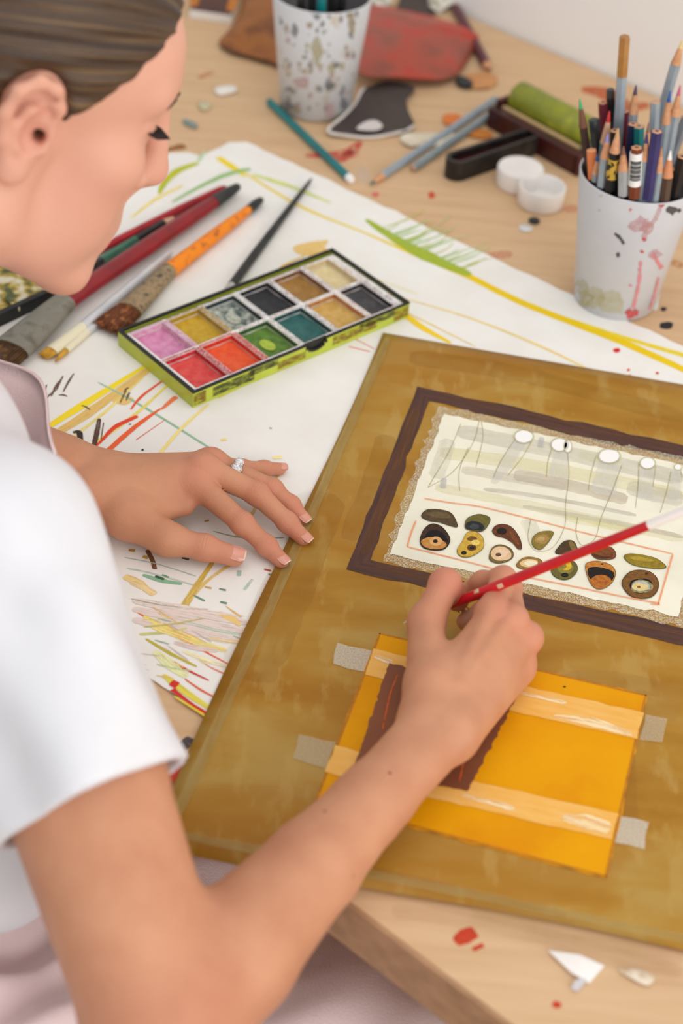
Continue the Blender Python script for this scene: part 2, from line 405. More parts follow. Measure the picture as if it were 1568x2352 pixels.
stroke([(580, 1335), (560, 1360)], [8, 6], (180, 205, 190), .5)
for x, y in ((606, 1312), (616, 1323), (540, 1295), (470, 1352), (503, 1357), (505, 1387)):
    stroke([(x, y), (x+16, y+4)], [5, 6], random.choice([(96, 140, 110), (190, 80, 70), (210, 160, 80)]), .4)
stroke([(445, 1372), (470, 1385)], [5, 5], (110, 150, 130), .4)
for y in (1392, 1412, 1436):
    stroke([(305, y-8), (420, y+14), (570, y+44)], [16, 30, 16], PIN, .28, (232, 216, 208))
stroke([(500, 1412), (530, 1425), (552, 1442)], [10, 22, 6], (234, 200, 130), .2)
for a, b, w, c, d in (((316, 1412), (528, 1532), 5, ORG, .05), ((330, 1420), (460, 1480), 14, LYE, .35), ((320, 1462), (430, 1448), 9, (206, 206, 120), .3),
                      ((335, 1472), (452, 1536), 8, (190, 176, 50), .1), ((366, 1506), (480, 1568), 6, (206, 56, 50), .1), ((345, 1440), (520, 1500), 22, (246, 226, 140), .45),
                      ((400, 1480), (500, 1500), 16, (226, 206, 196), .35), ((420, 1500), (520, 1535), 12, (246, 236, 190), .4), ((355, 1500), (430, 1560), 26, (236, 236, 180), .35),
                      ((375, 1555), (482, 1632), 17, (226, 214, 80), .25), ((424, 1564), (500, 1610), 5, (226, 90, 50), .1), ((470, 1530), (540, 1560), 4, (232, 130, 110), .25),
                      ((360, 1530), (440, 1545), 5, (190, 205, 150), .3), ((400, 1395), (560, 1420), 10, (236, 222, 212), .4), ((420, 1430), (560, 1465), 8, (200, 214, 196), .4),
                      ((330, 1445), (470, 1425), 7, (200, 190, 120), .4), ((300, 1380), (420, 1400), 4, (150, 170, 140), .45), ((480, 1470), (556, 1480), 14, (240, 214, 170), .45)):
    stroke([a, ((a[0]+b[0])/2, (a[1]+b[1])/2+3), b], [w*.6, w, w*.5], c, d)
stroke([(396, 1588), (405, 1596), (440, 1622), (476, 1645)], [16, 9, 7, 9], (206, 50, 36), .05)
stroke([(392, 1572), (408, 1580)], [16, 20], (210, 50, 36), .1)
stroke([(400, 1604), (480, 1655)], [5, 6], (232, 206, 60), .2)
for i in range(26):      # fine scribbles under the hand
    x = 300+rng.random()*260; y = 1390+rng.random()*170
    a = rng.normal(.45, .25); L = 20+rng.random()*50
    stroke([(x, y), (x+L*math.cos(a), y+L*math.sin(a)*.8)], [2, 4, 2], random.choice([(232, 190, 120), (150, 176, 150), (226, 150, 120), (236, 216, 120), (206, 190, 180)]), .45)

# ------------------------------------------------------------------ the large ochre painting
UZ = PZ+.0009; HZ = UZ+.0026        # underside / painted face
PA = nrm(tp(1568, 890)-tp(875, 770)); PB = nrm(tp(480, 1650)-tp(875, 770))
c_tl, c_bl = tp(875, 770), tp(875, 770)+PB*.593
art = thing('painting', 'large ochre painting with brown painted frame and yellow card collaged on it', 'painting', c_tl)
def ochre_mat():
    m = mat('ochre ground', (156, 108, 26), (174, 140, 70), scale=11, rough=.42, c3=(168, 124, 42), lo=.36, hi=.64, detail=10, rot=-math.atan2(PA[1], PA[0]), stretch=(.8, 2.2, 1), bump=.12, bscale=260, spec=.2)
    nt = m.node_tree; N = nt.nodes; Lk = nt.links; b = N['Principled BSDF']
    ramp = [n for n in N if n.type == 'VALTORGB'][0]; mp = [n for n in N if n.type == 'MAPPING'][0]
    n2 = N.new('ShaderNodeTexNoise'); n2.inputs['Scale'].default_value = 3.2; n2.inputs['Detail'].default_value = 9; n2.inputs['Distortion'].default_value = 1.2
    Lk.new(mp.outputs[0], n2.inputs['Vector'])
    mr = N.new('ShaderNodeMapRange'); mr.inputs['From Min'].default_value = .52; mr.inputs['From Max'].default_value = .56; mr.inputs['To Max'].default_value = .42
    Lk.new(n2.outputs['Fac'], mr.inputs['Value'])
    mx = N.new('ShaderNodeMix'); mx.data_type = 'RGBA'; mx.inputs['B'].default_value = lin((158, 104, 20))
    Lk.new(mr.outputs[0], mx.inputs['Factor']); Lk.new(ramp.outputs[0], mx.inputs['A'])
    # dry cross-wise dabs of a paler ochre
    mp2 = N.new('ShaderNodeMapping'); mp2.inputs['Scale'].default_value = (2.4, .8, 1); mp2.inputs['Rotation'].default_value = mp.inputs['Rotation'].default_value
    tc = [n for n in N if n.type == 'TEX_COORD'][0]; Lk.new(tc.outputs['Object'], mp2.inputs[0])
    n3 = N.new('ShaderNodeTexNoise'); n3.inputs['Scale'].default_value = 16; n3.inputs['Detail'].default_value = 10; n3.inputs['Roughness'].default_value = .62; Lk.new(mp2.outputs[0], n3.inputs['Vector'])
    mr2 = N.new('ShaderNodeMapRange'); mr2.inputs['From Min'].default_value = .53; mr2.inputs['From Max'].default_value = .60; mr2.inputs['To Max'].default_value = .42; Lk.new(n3.outputs['Fac'], mr2.inputs['Value'])
    mx2 = N.new('ShaderNodeMix'); mx2.data_type = 'RGBA'; mx2.inputs['B'].default_value = lin((184, 152, 84))
    Lk.new(mr2.outputs[0], mx2.inputs['Factor']); Lk.new(mx.outputs['Result'], mx2.inputs['A']); Lk.new(mx2.outputs['Result'], b.inputs['Base Color'])
    return m
m_ochre = ochre_mat()
PL = lambda x, y: tp(x, y, HZ-TZ)
# sheet built as a grid so its lower margin can lift a little off the table
def sheet_grid():
    nu, nv = 40, 44; W, L = .62, .593; top = []; v = []
    for j in range(nv+1):
        for i in range(nu+1):
            s, t = i/nu*W, j/nv*L
            p = c_tl+PA*s+PB*t
            bow = .006*math.sin(i/nu*PI*1.5)*(1-t/L)*0 - .004*math.exp(-s/.01)*0
            p = p+PB*(.004*math.sin(s*14+1) if j == nv else 0)+PA*(.003*math.sin(t*9+.5) if i == 0 else 0)
            e = min(s, t, L-t); rim = .0022*max(0, 1-e/.006)**2
            lift = .0
            v.append(V(p[0], p[1], HZ-rim+lift))
    f = []
    for j in range(nv):
        for i in range(nu):
            a = j*(nu+1)+i; f.append((a, a+nu+1, a+nu+2, a+1))
    n = len(v); v2 = [V(q[0], q[1], UZ) for q in v]
    f2 = [tuple(k+n for k in q[::-1]) for q in f]
    rim = [i for i in range(nu+1)]+[j*(nu+1)+nu for j in range(1, nv+1)]+[nv*(nu+1)+i for i in range(nu-1, -1, -1)]+[j*(nu+1) for j in range(nv-1, 0, -1)]
    f3 = [(rim[i], rim[(i+1) % len(rim)], rim[(i+1) % len(rim)]+n, rim[i]+n) for i in range(len(rim))]
    return v+v2, f+f2+f3
MB().add(*sheet_grid()).build('painted_sheet', m_ochre, art)
# the glimpse of a pale worn rim along the left and lower edges
m_rim = paint('worn rim', (196, 178, 120), (184, 160, 98), dry=.3, su=30, sv=200, alpha=.42, soft=.25)
def art_strip(P, w, m, name, z, seed=1):
    v, f, uv = ribbon(P, w, HZ+z, seed); return MB().add(v, f, uv).build(name, m, art)
art_strip([c_tl+PA*.008+PB*.01, c_tl+PA*.009+PB*.3, c_tl+PA*.008+PB*.58], .007, m_rim, 'worn_edge', .0001)
art_strip([c_tl+PA*.01+PB*.585, c_tl+PA*.3+PB*.584, c_tl+PA*.61+PB*.585], .007, m_rim, 'worn_edge', .0001, 2)
for i, (pts, w, c) in enumerate((([(560, 1560), (640, 1400), (740, 1130)], 120, (150, 100, 26)), ([(940, 820), (1200, 860), (1568, 960)], 70, (150, 98, 24)), ([(640, 1980), (900, 2030), (1568, 2200)], 60, (150, 100, 26)),
                                ([(900, 2090), (1200, 2140), (1568, 2235)], 36, (150, 98, 24)), ([(1450, 1600), (1560, 1640)], 60, (186, 150, 84)),
                                ([(1300, 1560), (1420, 1560), (1560, 1600)], 46, (186, 150, 84)), ([(890, 1000), (850, 1120), (800, 1240)], 50, (152, 100, 26)),
                                ([(1430, 1720), (1440, 1900)], 46, (160, 112, 44)), ([(1080, 2080), (1300, 2110)], 40, (184, 146, 76)))):
    m = paint('wash %d' % i, c, None, dry=.42, alpha=.2, su=14, sv=50, soft=.25)
    v, f, uv = ribbon([PL(*p) for p in pts], w/3000, HZ+.00008+.000008*i, seed=i+3); MB().add(v, f, uv).build('glaze_stroke', m, art)
m_brown = paint('frame brown', (92, 60, 48), (70, 46, 40), dry=0, su=18, sv=220)
m_brown2 = paint('frame brown light', (124, 82, 50), (108, 70, 46), dry=.42, su=14, sv=260, soft=.2, alpha=.75)
def bar(a, b, c, d, nm):
    "painted bar given by its outer and inner edges in the photograph"
    P = []
    for (p, q) in ((a, b), (c, d)):
        for t in np.linspace(0, 1, 18): P.append(PL(p[0]+(q[0]-p[0])*t+rng.normal(0, 1.6)*(0 < t < 1), p[1]+(q[1]-p[1])*t+rng.normal(0, 1.6)*(0 < t < 1)))
    v, f, uv = flat(P, HZ+.0003); e = nrm(PL(*b)-PL(*a)); s = np.cross(e, V(0, 0, 1)); c0 = PL(*a)
    uv = [((p-c0)@e, (p-c0)@s) for p in v]
    return MB().add(v, f, uv).build(nm, m_brown, art)
bar((958, 888), (1600, 1030), (1600, 1064), (985, 922), 'painted_frame_bar')
bar((958, 888), (795, 1308), (851, 1287), (985, 922), 'painted_frame_bar')
bar((795, 1308), (1600, 1488), (1600, 1450), (851, 1287), 'painted_frame_bar')
for pts, w in (([(955, 940), (905, 1090), (835, 1275)], 26), ([(860, 1300), (1000, 1332), (1120, 1362)], 14), ([(1010, 905), (1250, 962), (1560, 1030)], 8), ([(1250, 1385), (1568, 1458)], 10)):
    v, f, uv = ribbon([PL(*p) for p in pts], w/3000, HZ+.0004, seed=w); MB().add(v, f, uv).build('frame_highlight', m_brown2, art)
# white panel
m_scum = paint('dry white scumble', (232, 224, 198), (226, 214, 182), dry=.60, su=1000, sv=1000, objspace=True, soft=.09, alpha=.85)
m_panel = mat('chalk white ground', (238, 234, 214), (228, 224, 204), scale=30, rough=.7, bump=.15, bscale=400)
def poly_px(P, z, m, nm, rough=0, parent=None, step=.006):
    Q = [PL(*p) for p in P]
    if rough: Q = rough_edge(Q, rough, step)
    v, f, uv = flat(Q, HZ+z); return MB().add(v, f, uv).build(nm, m, parent or art)
poly_px([(1006, 934), (1600, 1058), (1600, 1448), (880, 1290), (925, 1150)], .0005, m_scum, 'scumbled_edge', .0012)
poly_px([(1020, 952), (1640, 1084), (1556, 1418), (895, 1274)], .0006, m_panel, 'white_panel', .0007)
zz = [.0007]
def pstroke(pts, w, col, dry=.3, alpha=1.0, c2=None, nm='panel_stroke', su=40, sv=500, soft=.07):
    zz[0] += .000012
    m = paint('p %d %d %d %.2f %.2f %d' % (*col, dry, alpha, su), col, c2, dry=dry, alpha=alpha, su=su, sv=sv, soft=soft)
    w = [a/3100 for a in w] if hasattr(w, '__len__') else w/3100
    v, f, uv = ribbon([PL(*p) for p in pts], w, HZ+zz[0], seed=int(zz[0]*1e6)); return MB().add(v, f, uv).build(nm, m, art)
GR = (206, 202, 196)
for pts, w, c, d, al in (([(1050, 990), (1250, 1032), (1568, 1100)], 60, GR, .35, .8), ([(1010, 1040), (1250, 1075), (1568, 1140)], 50, (238, 232, 176), .4, .9), ([(1180, 1090), (1300, 1115), (1440, 1150)], 46, (196, 178, 160), .35, .9),
                         ([(1060, 1080), (1180, 1100), (1300, 1120)], 34, (204, 194, 180), .45, .8), ([(1440, 1120), (1568, 1150)], 60, GR, .4, .8), ([(1000, 1120), (1250, 1170), (1568, 1240)], 36, (238, 234, 190), .45, .9),
                         ([(1110, 1125), (1260, 1145), (1460, 1185)], 16, (180, 170, 164), .55, .9), ([(1200, 1165), (1400, 1200), (1568, 1235)], 18, (190, 180, 176), .6, .8), ([(1300, 1190), (1450, 1220)], 30, (240, 234, 160), .5, .9),
                         ([(1480, 1085), (1568, 1100)], 40, (224, 222, 200), .4, .8), ([(1330, 1045), (1420, 1065)], 36, (232, 228, 190), .4, .8), ([(1030, 1010), (1000, 1100)], 40, (214, 212, 204), .45, .8), ([(1210, 1195), (1240, 1260)], 40, (216, 214, 206), .4, .7)):
    pstroke(pts, w, tuple(int(v*.6+.4*q) for v, q in zip(c, (236, 231, 208))), d, al*.75, su=18, sv=120, soft=.26)
for pts, w in (([(1195, 1015), (1160, 1070), (1132, 1112)], [30, 34, 14]), ([(1290, 1040), (1282, 1100)], [36, 50]), ([(1398, 1060), (1384, 1140)], [44, 66]), ([(1485, 1075), (1478, 1150)], [30, 44]), ([(1556, 1080), (1545, 1150)], [20, 34])):
    pstroke(pts, w, (229, 226, 218), .15, .55, nm='drip_column', su=14, sv=120, soft=.3)
OL = (160, 150, 96)
for pts in ([(1058, 975), (1030, 1040), (995, 1100), (982, 1122)], [(1100, 968), (1085, 1020), (1040, 1085), (982, 1122)], [(1105, 970), (1108, 1010), (1092, 1075)], [(1075, 1030), (1055, 1080), (1055, 1130)],
            [(1184, 1008), (1150, 1060), (1132, 1100)], [(1222, 1012), (1200, 1050), (1165, 1095)], [(1270, 1022), (1258, 1060), (1254, 1098)], [(1302, 1040), (1306, 1090), (1298, 1160), (1296, 1210), (1270, 1258), (1232, 1268), (1212, 1240), (1218, 1195)],
            [(1368, 1050), (1355, 1095), (1350, 1130)], [(1428, 1068), (1405, 1130), (1380, 1190), (1365, 1240), (1335, 1254), (1322, 1225), (1326, 1190)], [(1466, 1066), (1464, 1120), (1458, 1170)], [(1505, 1072), (1498, 1120)], [(1540, 1085), (1530, 1130), (1515, 1180)], [(1560, 1075), (1566, 1100)]):
    pstroke(pts, 2.0, OL, .15, .62, nm='pencil_line', soft=.2)
for x, y, rx, ry in ((1202, 1005, 20, 14), (1284, 1024, 18, 14), (1303, 1028, 8, 13), (1398, 1050, 23, 15), (1486, 1066, 16, 12), (1556, 1075, 8, 6)):
    P = smooth_poly([PL(x+rx*1.15*math.cos(a), y+ry*1.15*math.sin(a)) for a in np.linspace(0, 2*PI, 9)[:-1]], 3)
    v, f, uv = ribbon(P+[P[0]], 1.9/3100, HZ+.0012, 5); MB().add(v, f, uv).build('pencil_line', paint('p ol', (196, 188, 140), None, dry=.1), art)
    v, f, uv = flat(smooth_poly([PL(x+rx*math.cos(a), y+ry*math.sin(a)) for a in np.linspace(0, 2*PI, 9)[:-1]], 3), HZ+.0011); MB().add(v, f, uv).build('white_oval', paint('oval', (244, 243, 240), None), art)
for x, y in ((1244, 1018), (1020, 1112)): pstroke([(x, y-12), (x-4, y+12)], [12, 16], (198, 198, 198), .2, .7, soft=.3)
# coral outline box
Z3 = lambda x, y: (860+x/2.2147, 1130+y/2.2147)
m_cor = paint('coral line', (240, 166, 118), (236, 138, 86), dry=.3, su=120, sv=900, soft=.14, alpha=.85)
for pts in ([(250, 38), (400, 62), (560, 85), (880, 165), (1100, 222), (1515, 320)], [(1515, 320), (1480, 440), (1440, 578)], [(1450, 572), (1300, 545), (1020, 488), (740, 430), (450, 355), (165, 283)], [(210, 150), (185, 215), (165, 283)], [(1400, 575), (1450, 578)]):
    v, f, uv = ribbon([PL(*Z3(*p)) for p in pts], 4.5/3100, HZ+.00125, 7); MB().add(v, f, uv).build('coral_line', m_cor, art)
# painted fruits
fz = [0]
def fruit(outline, col, c2, inner=(), speck=True):
    m = paint('fruit %d %d %d' % col, col, c2, su=260, sv=260, rough=.5)
    cen = sum(V(*p) for p in outline)/len(outline)
    rim = smooth_poly([PL(*Z3(*(cen+(V(*p)-cen)*1.045))) for p in outline], 4)
    fo = MB().add(*flat(rim, HZ+.0013)).build('fruit_picture', paint('fruit rim %d %d %d' % col, tuple(int(c*.62) for c in col), None), art)
    fo2 = MB().add(*flat(smooth_poly([PL(*Z3(*p)) for p in outline], 4), HZ+.00137)).build('fruit_skin', m, fo)
    for k, (P, c, cc, dry) in enumerate(inner):
        if len(P) == 4 and not hasattr(P[0], '__len__'):
            x, y, rx, ry = P; P = [(x+rx*math.cos(a)*(1+rng.normal(0, .05)), y+ry*math.sin(a)*(1+rng.normal(0, .05))) for a in np.linspace(0, 2*PI, 11)[:-1]]
        mm = paint('fruit in %d %d %d %.1f' % (*c, dry), c, cc, su=300, sv=300, dry=dry)
        MB().add(*flat(smooth_poly([PL(*Z3(*p)) for p in P], 3), HZ+.00141+.00003*k)).build('fruit_flesh', mm, fo)
fruit([(240, 130), (262, 100), (310, 95), (370, 105), (400, 130), (418, 180), (385, 178), (330, 160), (275, 152)], (92, 74, 44), (70, 52, 34), [([(262, 120), (310, 106), (370, 118), (385, 140), (320, 138)], (112, 94, 58), (92, 74, 46), .2)])
fruit([(462, 160), (480, 135), (530, 120), (580, 135), (580, 165), (545, 205), (490, 200), (462, 190)], (112, 104, 44), (90, 82, 36), [([(464, 168), (490, 155), (530, 160), (555, 180), (545, 203), (490, 199), (464, 190)], (42, 46, 48), (26, 28, 30), 0), ((505, 182, 24, 14), (66, 74, 78), (50, 54, 58), .1)])
fruit([(600, 205), (620, 178), (660, 172), (700, 190), (735, 240), (745, 290), (725, 293), (700, 265), (660, 240), (620, 230)], (110, 62, 30), (84, 42, 20), [((646, 206, 26, 17), (40, 22, 14), (24, 14, 10), 0), ([(680, 200), (715, 235), (735, 280), (700, 250)], (136, 78, 36), (110, 60, 28), .3)])
fruit([(800, 250), (815, 225), (850, 208), (905, 210), (890, 250), (855, 290), (830, 297), (805, 280)], (146, 126, 48), (116, 96, 36), [((850, 248, 36, 24), (176, 142, 78), (150, 116, 60), 0), ((845, 246, 20, 12), (196, 164, 104), (170, 140, 84), .2)])
fruit([(922, 318), (940, 280), (970, 255), (1010, 258), (1030, 300), (1020, 320)], (84, 62, 30), (58, 42, 22), [([(985, 262), (1008, 262), (1024, 298), (1000, 300)], (136, 112, 54), (110, 90, 44), .1)])
fruit([(1100, 310), (1130, 290), (1170, 280), (1210, 295), (1225, 325), (1210, 345), (1160, 350), (1120, 340)], (136, 78, 30), (98, 50, 22), [([(1105, 318), (1150, 332), (1205, 338), (1160, 347), (1118, 336)], (84, 52, 24), (66, 38, 18), .1)])
fruit([(1270, 340), (1290, 322), (1350, 325), (1430, 345), (1477, 383), (1455, 395), (1390, 392), (1310, 375)], (156, 134, 30), (124, 104, 26), [([(1300, 336), (1350, 336), (1420, 356), (1380, 360), (1310, 350)], (180, 156, 56), (160, 136, 40), .2)])
fruit([(232, 250), (250, 200), (290, 170), (340, 185), (378, 235), (375, 270), (345, 298), (290, 300), (245, 285)], (74, 44, 22), (40, 24, 16), [([(250, 250), (270, 210), (310, 200), (350, 220), (372, 262), (300, 238)], (22, 14, 12), (12, 8, 8), 0), ([(236, 255), (280, 236), (330, 246), (366, 274), (344, 294), (290, 297), (248, 282)], (206, 152, 80), (172, 112, 48), .05), ((310, 258, 34, 22), (226, 176, 120), (206, 150, 90), .1), ((308, 258, 13, 9), (60, 34, 26), (36, 22, 18), 0)])
fruit([(420, 300), (445, 260), (470, 215), (510, 210), (545, 235), (553, 280), (530, 310), (480, 335), (435, 330)], (212, 178, 70), (186, 144, 44), [((495, 245, 26, 12), (84, 54, 24), (140, 100, 40), .25), ((492, 290, 24, 17), (70, 38, 18), (120, 78, 30), .1), ((494, 291, 12, 9), (36, 18, 12), None, 0), ((453, 317, 14, 10), (44, 28, 18), None, 0), ((512, 265, 22, 14), (232, 204, 110), None, .3)])
fruit([(583, 330), (600, 290), (640, 275), (690, 295), (703, 330), (680, 355), (630, 368), (590, 355)], (130, 110, 60), (96, 74, 40), [((643, 322, 50, 37), (226, 196, 156), (212, 178, 132), 0), ((645, 318, 34, 22), (236, 206, 176), (222, 190, 150), .2), ((628, 326, 15, 9), (120, 90, 60), (70, 50, 36), 0)])
fruit([(722, 375), (750, 345), (790, 337), (840, 350), (850, 370), (830, 395), (780, 402), (735, 392)], (166, 124, 58), (130, 92, 42), [((786, 371, 46, 22), (226, 200, 150), (206, 176, 120), 0), ((792, 369, 34, 14), (240, 230, 204), (230, 214, 176), .1)])
fruit([(898, 400), (930, 370), (980, 350), (1020, 370), (1028, 405), (1000, 440), (960, 452), (915, 435)], (112, 104, 44), (80, 72, 34), [((968, 395, 42, 30), (150, 136, 60), (120, 108, 44), .1), ([(965, 362), (992, 362), (1000, 388), (985, 404), (955, 402), (975, 388)], (222, 190, 50), (196, 160, 40), 0), ((966, 430, 19, 11), (26, 22, 18), None, 0)])
fruit([(1072, 385), (1090, 365), (1140, 360), (1200, 380), (1222, 420), (1200, 470), (1150, 498), (1110, 485), (1085, 440)], (204, 138, 56), (168, 100, 34), [([(1082, 398), (1130, 388), (1190, 402), (1218, 424), (1198, 462), (1150, 440), (1096, 450)], (34, 20, 14), (20, 12, 10), 0), ([(1092, 458), (1125, 432), (1170, 430), (1202, 458), (1150, 494), (1112, 482)], (196, 118, 40), (140, 76, 28), .15), ((1156, 374, 7, 4), (40, 24, 16), None, 0)])
fruit([(1258, 470), (1290, 420), (1340, 405), (1400, 415), (1437, 455), (1435, 505), (1400, 540), (1340, 545), (1290, 525)], (130, 88, 34), (104, 66, 26), [((1352, 484, 60, 40), (24, 22, 22), (14, 12, 12), 0), ((1356, 488, 55, 34), (176, 164, 110), (60, 60, 56), .1), ((1352, 488, 46, 26), (196, 200, 190), (150, 156, 150), 0), ([(1305, 488), (1325, 472), (1360, 474), (1390, 486), (1378, 506), (1345, 510), (1320, 505)], (226, 206, 150), (210, 186, 120), 0), ((1342, 491, 9, 6), (140, 90, 40), None, 0), ((1380, 422, 8, 5), (70, 40, 20), None, 0)])
# yellow card with painted bands, brown paper, tape
m_card = mat('cadmium yellow card', (226, 158, 0), (216, 142, 0), scale=16, rough=.6, bump=.15, bscale=300, c3=(223, 153, 0), spec=.12)
m_cardedge = paint('card edge', (196, 128, 20), (170, 104, 20), dry=.15, su=120, sv=200)
CQ = [(870, 1455), (1485, 1598), (1393, 2018), (722, 1842)]
Q = rough_edge([PL(*p) for p in CQ], .0005, .006)
card = MB().add(*prism(Q, HZ+.0001, HZ+.0009)).build('yellow_card', m_card, art, smooth=False)
for i in range(4):
    a, b = PL(*CQ[i]), PL(*CQ[(i+1) % 4]); c = sum(PL(*q) for q in CQ)/4
    s = nrm(c-(a+b)/2)*.0008
    v, f, uv = ribbon([a+s, (a+b)/2+s, b+s], .0018, HZ+.0010, i); MB().add(v, f, uv).build('worn_card_edge', m_cardedge, card)
m_band = paint('pale wax band', (236, 186, 104), (232, 172, 74), dry=.0, su=30, sv=160)
m_band2 = paint('pale wax streak', (246, 226, 190), (240, 210, 150), dry=.42, su=16, sv=200)
def quad(P, z, m, nm, parent, rg=.0004):
    v, f, uv = flat(rough_edge([PL(*p) for p in P], rg, .008), HZ+z)
    a = PL(*P[0]); e = nrm(PL(*P[1])-a); s = np.cross(e, V(0, 0, 1)); uv = [((p-a)@e, (p-a)@s) for p in v]
    return MB().add(v, f, uv).build(nm, m, parent)
quad([(857, 1492), (1160, 1568), (1478, 1640), (1462, 1700), (1140, 1628), (838, 1552)], .0012, m_band, 'pale_band', card)
quad([(768, 1714), (1080, 1795), (1420, 1872), (1404, 1930), (1000, 1838), (745, 1775)], .0012, m_band, 'pale_band', card)
for pts, w in (([(1270, 1648), (1360, 1662), (1450, 1690)], [8, 26, 12]), ([(1180, 1590), (1300, 1618)], [10, 12]), ([(1290, 1880), (1350, 1892), (1400, 1905)], [14, 40, 30]), ([(1060, 1828), (1180, 1860)], [10, 18]), ([(860, 1510), (900, 1525)], [12, 16])):
    v, f, uv = ribbon([PL(*p) for p in pts], [a/3100 for a in w], HZ+.0014, w[0]); MB().add(v, f, uv).build('wax_streak', m_band2, card)
m_sien = mat('burnt sienna paper', (134, 78, 46), (120, 68, 42), scale=18, rough=.6, bump=.15, bscale=300)
Q = rough_edge([PL(*p) for p in [(893, 1527), (1188, 1600), (1073, 1820), (812, 1766)]], .00045, .003)
sien = MB().add(*prism(Q, HZ+.0010, HZ+.0021)).build('brown_paper', m_sien, art, smooth=False)
m_or = paint('orange scratch', (216, 96, 44), None, dry=.4, su=120, sv=900)
for pts in ([(912, 1555), (895, 1600), (878, 1680)], [(1062, 1760), (1054, 1800)]):
    v, f, uv = ribbon([PL(*p) for p in pts], .0011, HZ+.0023, 3); MB().add(v, f, uv).build('orange_scratch', m_or, sien)
m_tape = paint('white tape', (230, 222, 206), (214, 202, 178), dry=.12, su=700, sv=700, alpha=.75, soft=.3)
m_tape2 = paint('thin white tape', (218, 206, 180), (206, 188, 150), dry=.2, su=700, sv=700, alpha=.6, soft=.3)
for P, m in (([(775, 1477), (856, 1496), (840, 1545), (765, 1525)], m_tape), ([(686, 1688), (770, 1706), (748, 1766), (672, 1742)], m_tape2), ([(1482, 1642), (1532, 1652), (1520, 1706), (1468, 1700)], m_tape2), ([(1425, 1876), (1490, 1890), (1480, 1952), (1408, 1936)], m_tape)):
    quad(P, .0005, m, 'tape_piece', art, .0006)
blot(disc_px(1293, 1592, 3, 2), (60, 40, 30), 'speck', parent=card, nm='paint_drop', z=HZ+.0012)
# ------------------------------------------------------------------ paint tin with twelve wells
m_lime = mat('lime enamel', (186, 198, 62), (172, 184, 52), scale=30, rough=.4, spec=.5)
m_black = mat('black enamel', (22, 22, 22), (34, 33, 30), scale=60, rough=.4)
m_tray = mat('white plastic tray', (236, 233, 231), (216, 204, 200), scale=90, rough=.45, lo=.42, hi=.62)
TQ = [tp(270, 762, .016), tp(445, 905, .016), tp(938, 699, .016), tp(765, 573, .016)]
tin_c = sum(TQ)/4; ux = nrm((TQ[2]-TQ[1])+(TQ[3]-TQ[0])); uy = np.cross(V(0, 0, 1), ux); LX, LY = .2355, .1075; TH = .0165
tin = thing('paint_tin', 'lime green watercolour tin with black rim and twelve open paint wells', 'paint tin', V(tin_c[0], tin_c[1], PZ))
TP = lambda x, y, z: V(tin_c[0], tin_c[1], PZ)+ux*x+uy*y+V(0, 0, z)      # x -LX/2..LX/2 along, y across
def rect(x0, x1, y0, y1): return [TP(x0, y0, 0), TP(x1, y0, 0), TP(x1, y1, 0), TP(x0, y1, 0)]
mb = MB()
w = .0014; hx, hy = LX/2, LY/2
nx = .012; xn = .012                # thumb notch in the near long side
MB().add(*prism(rect(-hx, hx, -hy, hy), PZ+.0002, PZ+.0012)).build('tin_floor', m_lime, tin, smooth=False)
def wall_piece(mb, x0, x1, y0, y1, z0, z1): mb.add(*prism(rect(x0, x1, y0, y1), PZ+z0, PZ+z1, .0004))
for nm, z0, z1, g, m in (('tin_side', .0012, TH-.0022, 0, m_lime), ('black_rim', TH-.0022, TH, .0002, m_black)):
    mb = MB(); ww = w if nm == 'tin_side' else .0026
    if nm == 'tin_side':
        wall_piece(mb, -hx, -hx+ww, -hy, hy, z0, z1); wall_piece(mb, hx-ww, hx, -hy, hy, z0, z1)
        wall_piece(mb, -hx+ww, hx-ww, hy-ww, hy, z0, z1)
        wall_piece(mb, -hx+ww, xn-nx, -hy, -hy+ww, z0, z1); wall_piece(mb, xn+nx, hx-ww, -hy, -hy+ww, z0, z1)
        for k in range(8):          # round notch
            a0 = xn-nx+k*nx/4; t = (k+.5)/8*2-1; dz = .0085*math.sqrt(max(0, 1-t*t))
            wall_piece(mb, a0, a0+nx/4, -hy, -hy+ww, z0, z1-dz+.002)
    else:
        wall_piece(mb, -hx-g, -hx+ww, -hy-g, hy+g, z0, z1); wall_piece(mb, hx-ww, hx+g, -hy-g, hy+g, z0, z1)
        wall_piece(mb, -hx+ww, hx-ww, hy-ww, hy+g, z0, z1)
        wall_piece(mb, -hx+ww, xn-nx, -hy-g, -hy+.0016, z0, z1); wall_piece(mb, xn+nx, hx-ww, -hy-g, -hy+.0016, z0, z1)
        for k in range(8):
            a0 = xn-nx+k*nx/4; t = (k+.5)/8*2-1; dz = .0085*math.sqrt(max(0, 1-t*t))
            wall_piece(mb, a0, a0+nx/4, -hy-g, -hy+.0016, z0-dz, z1-dz)
    mb.build(nm, m, tin, smooth=False)
wall_piece_b = MB(); wall_piece(wall_piece_b, xn-nx, xn+nx, -hy+.0018, -hy+.0035, .0012, TH-.001); wall_piece_b.build('notch_lining', m_black, tin, smooth=False)
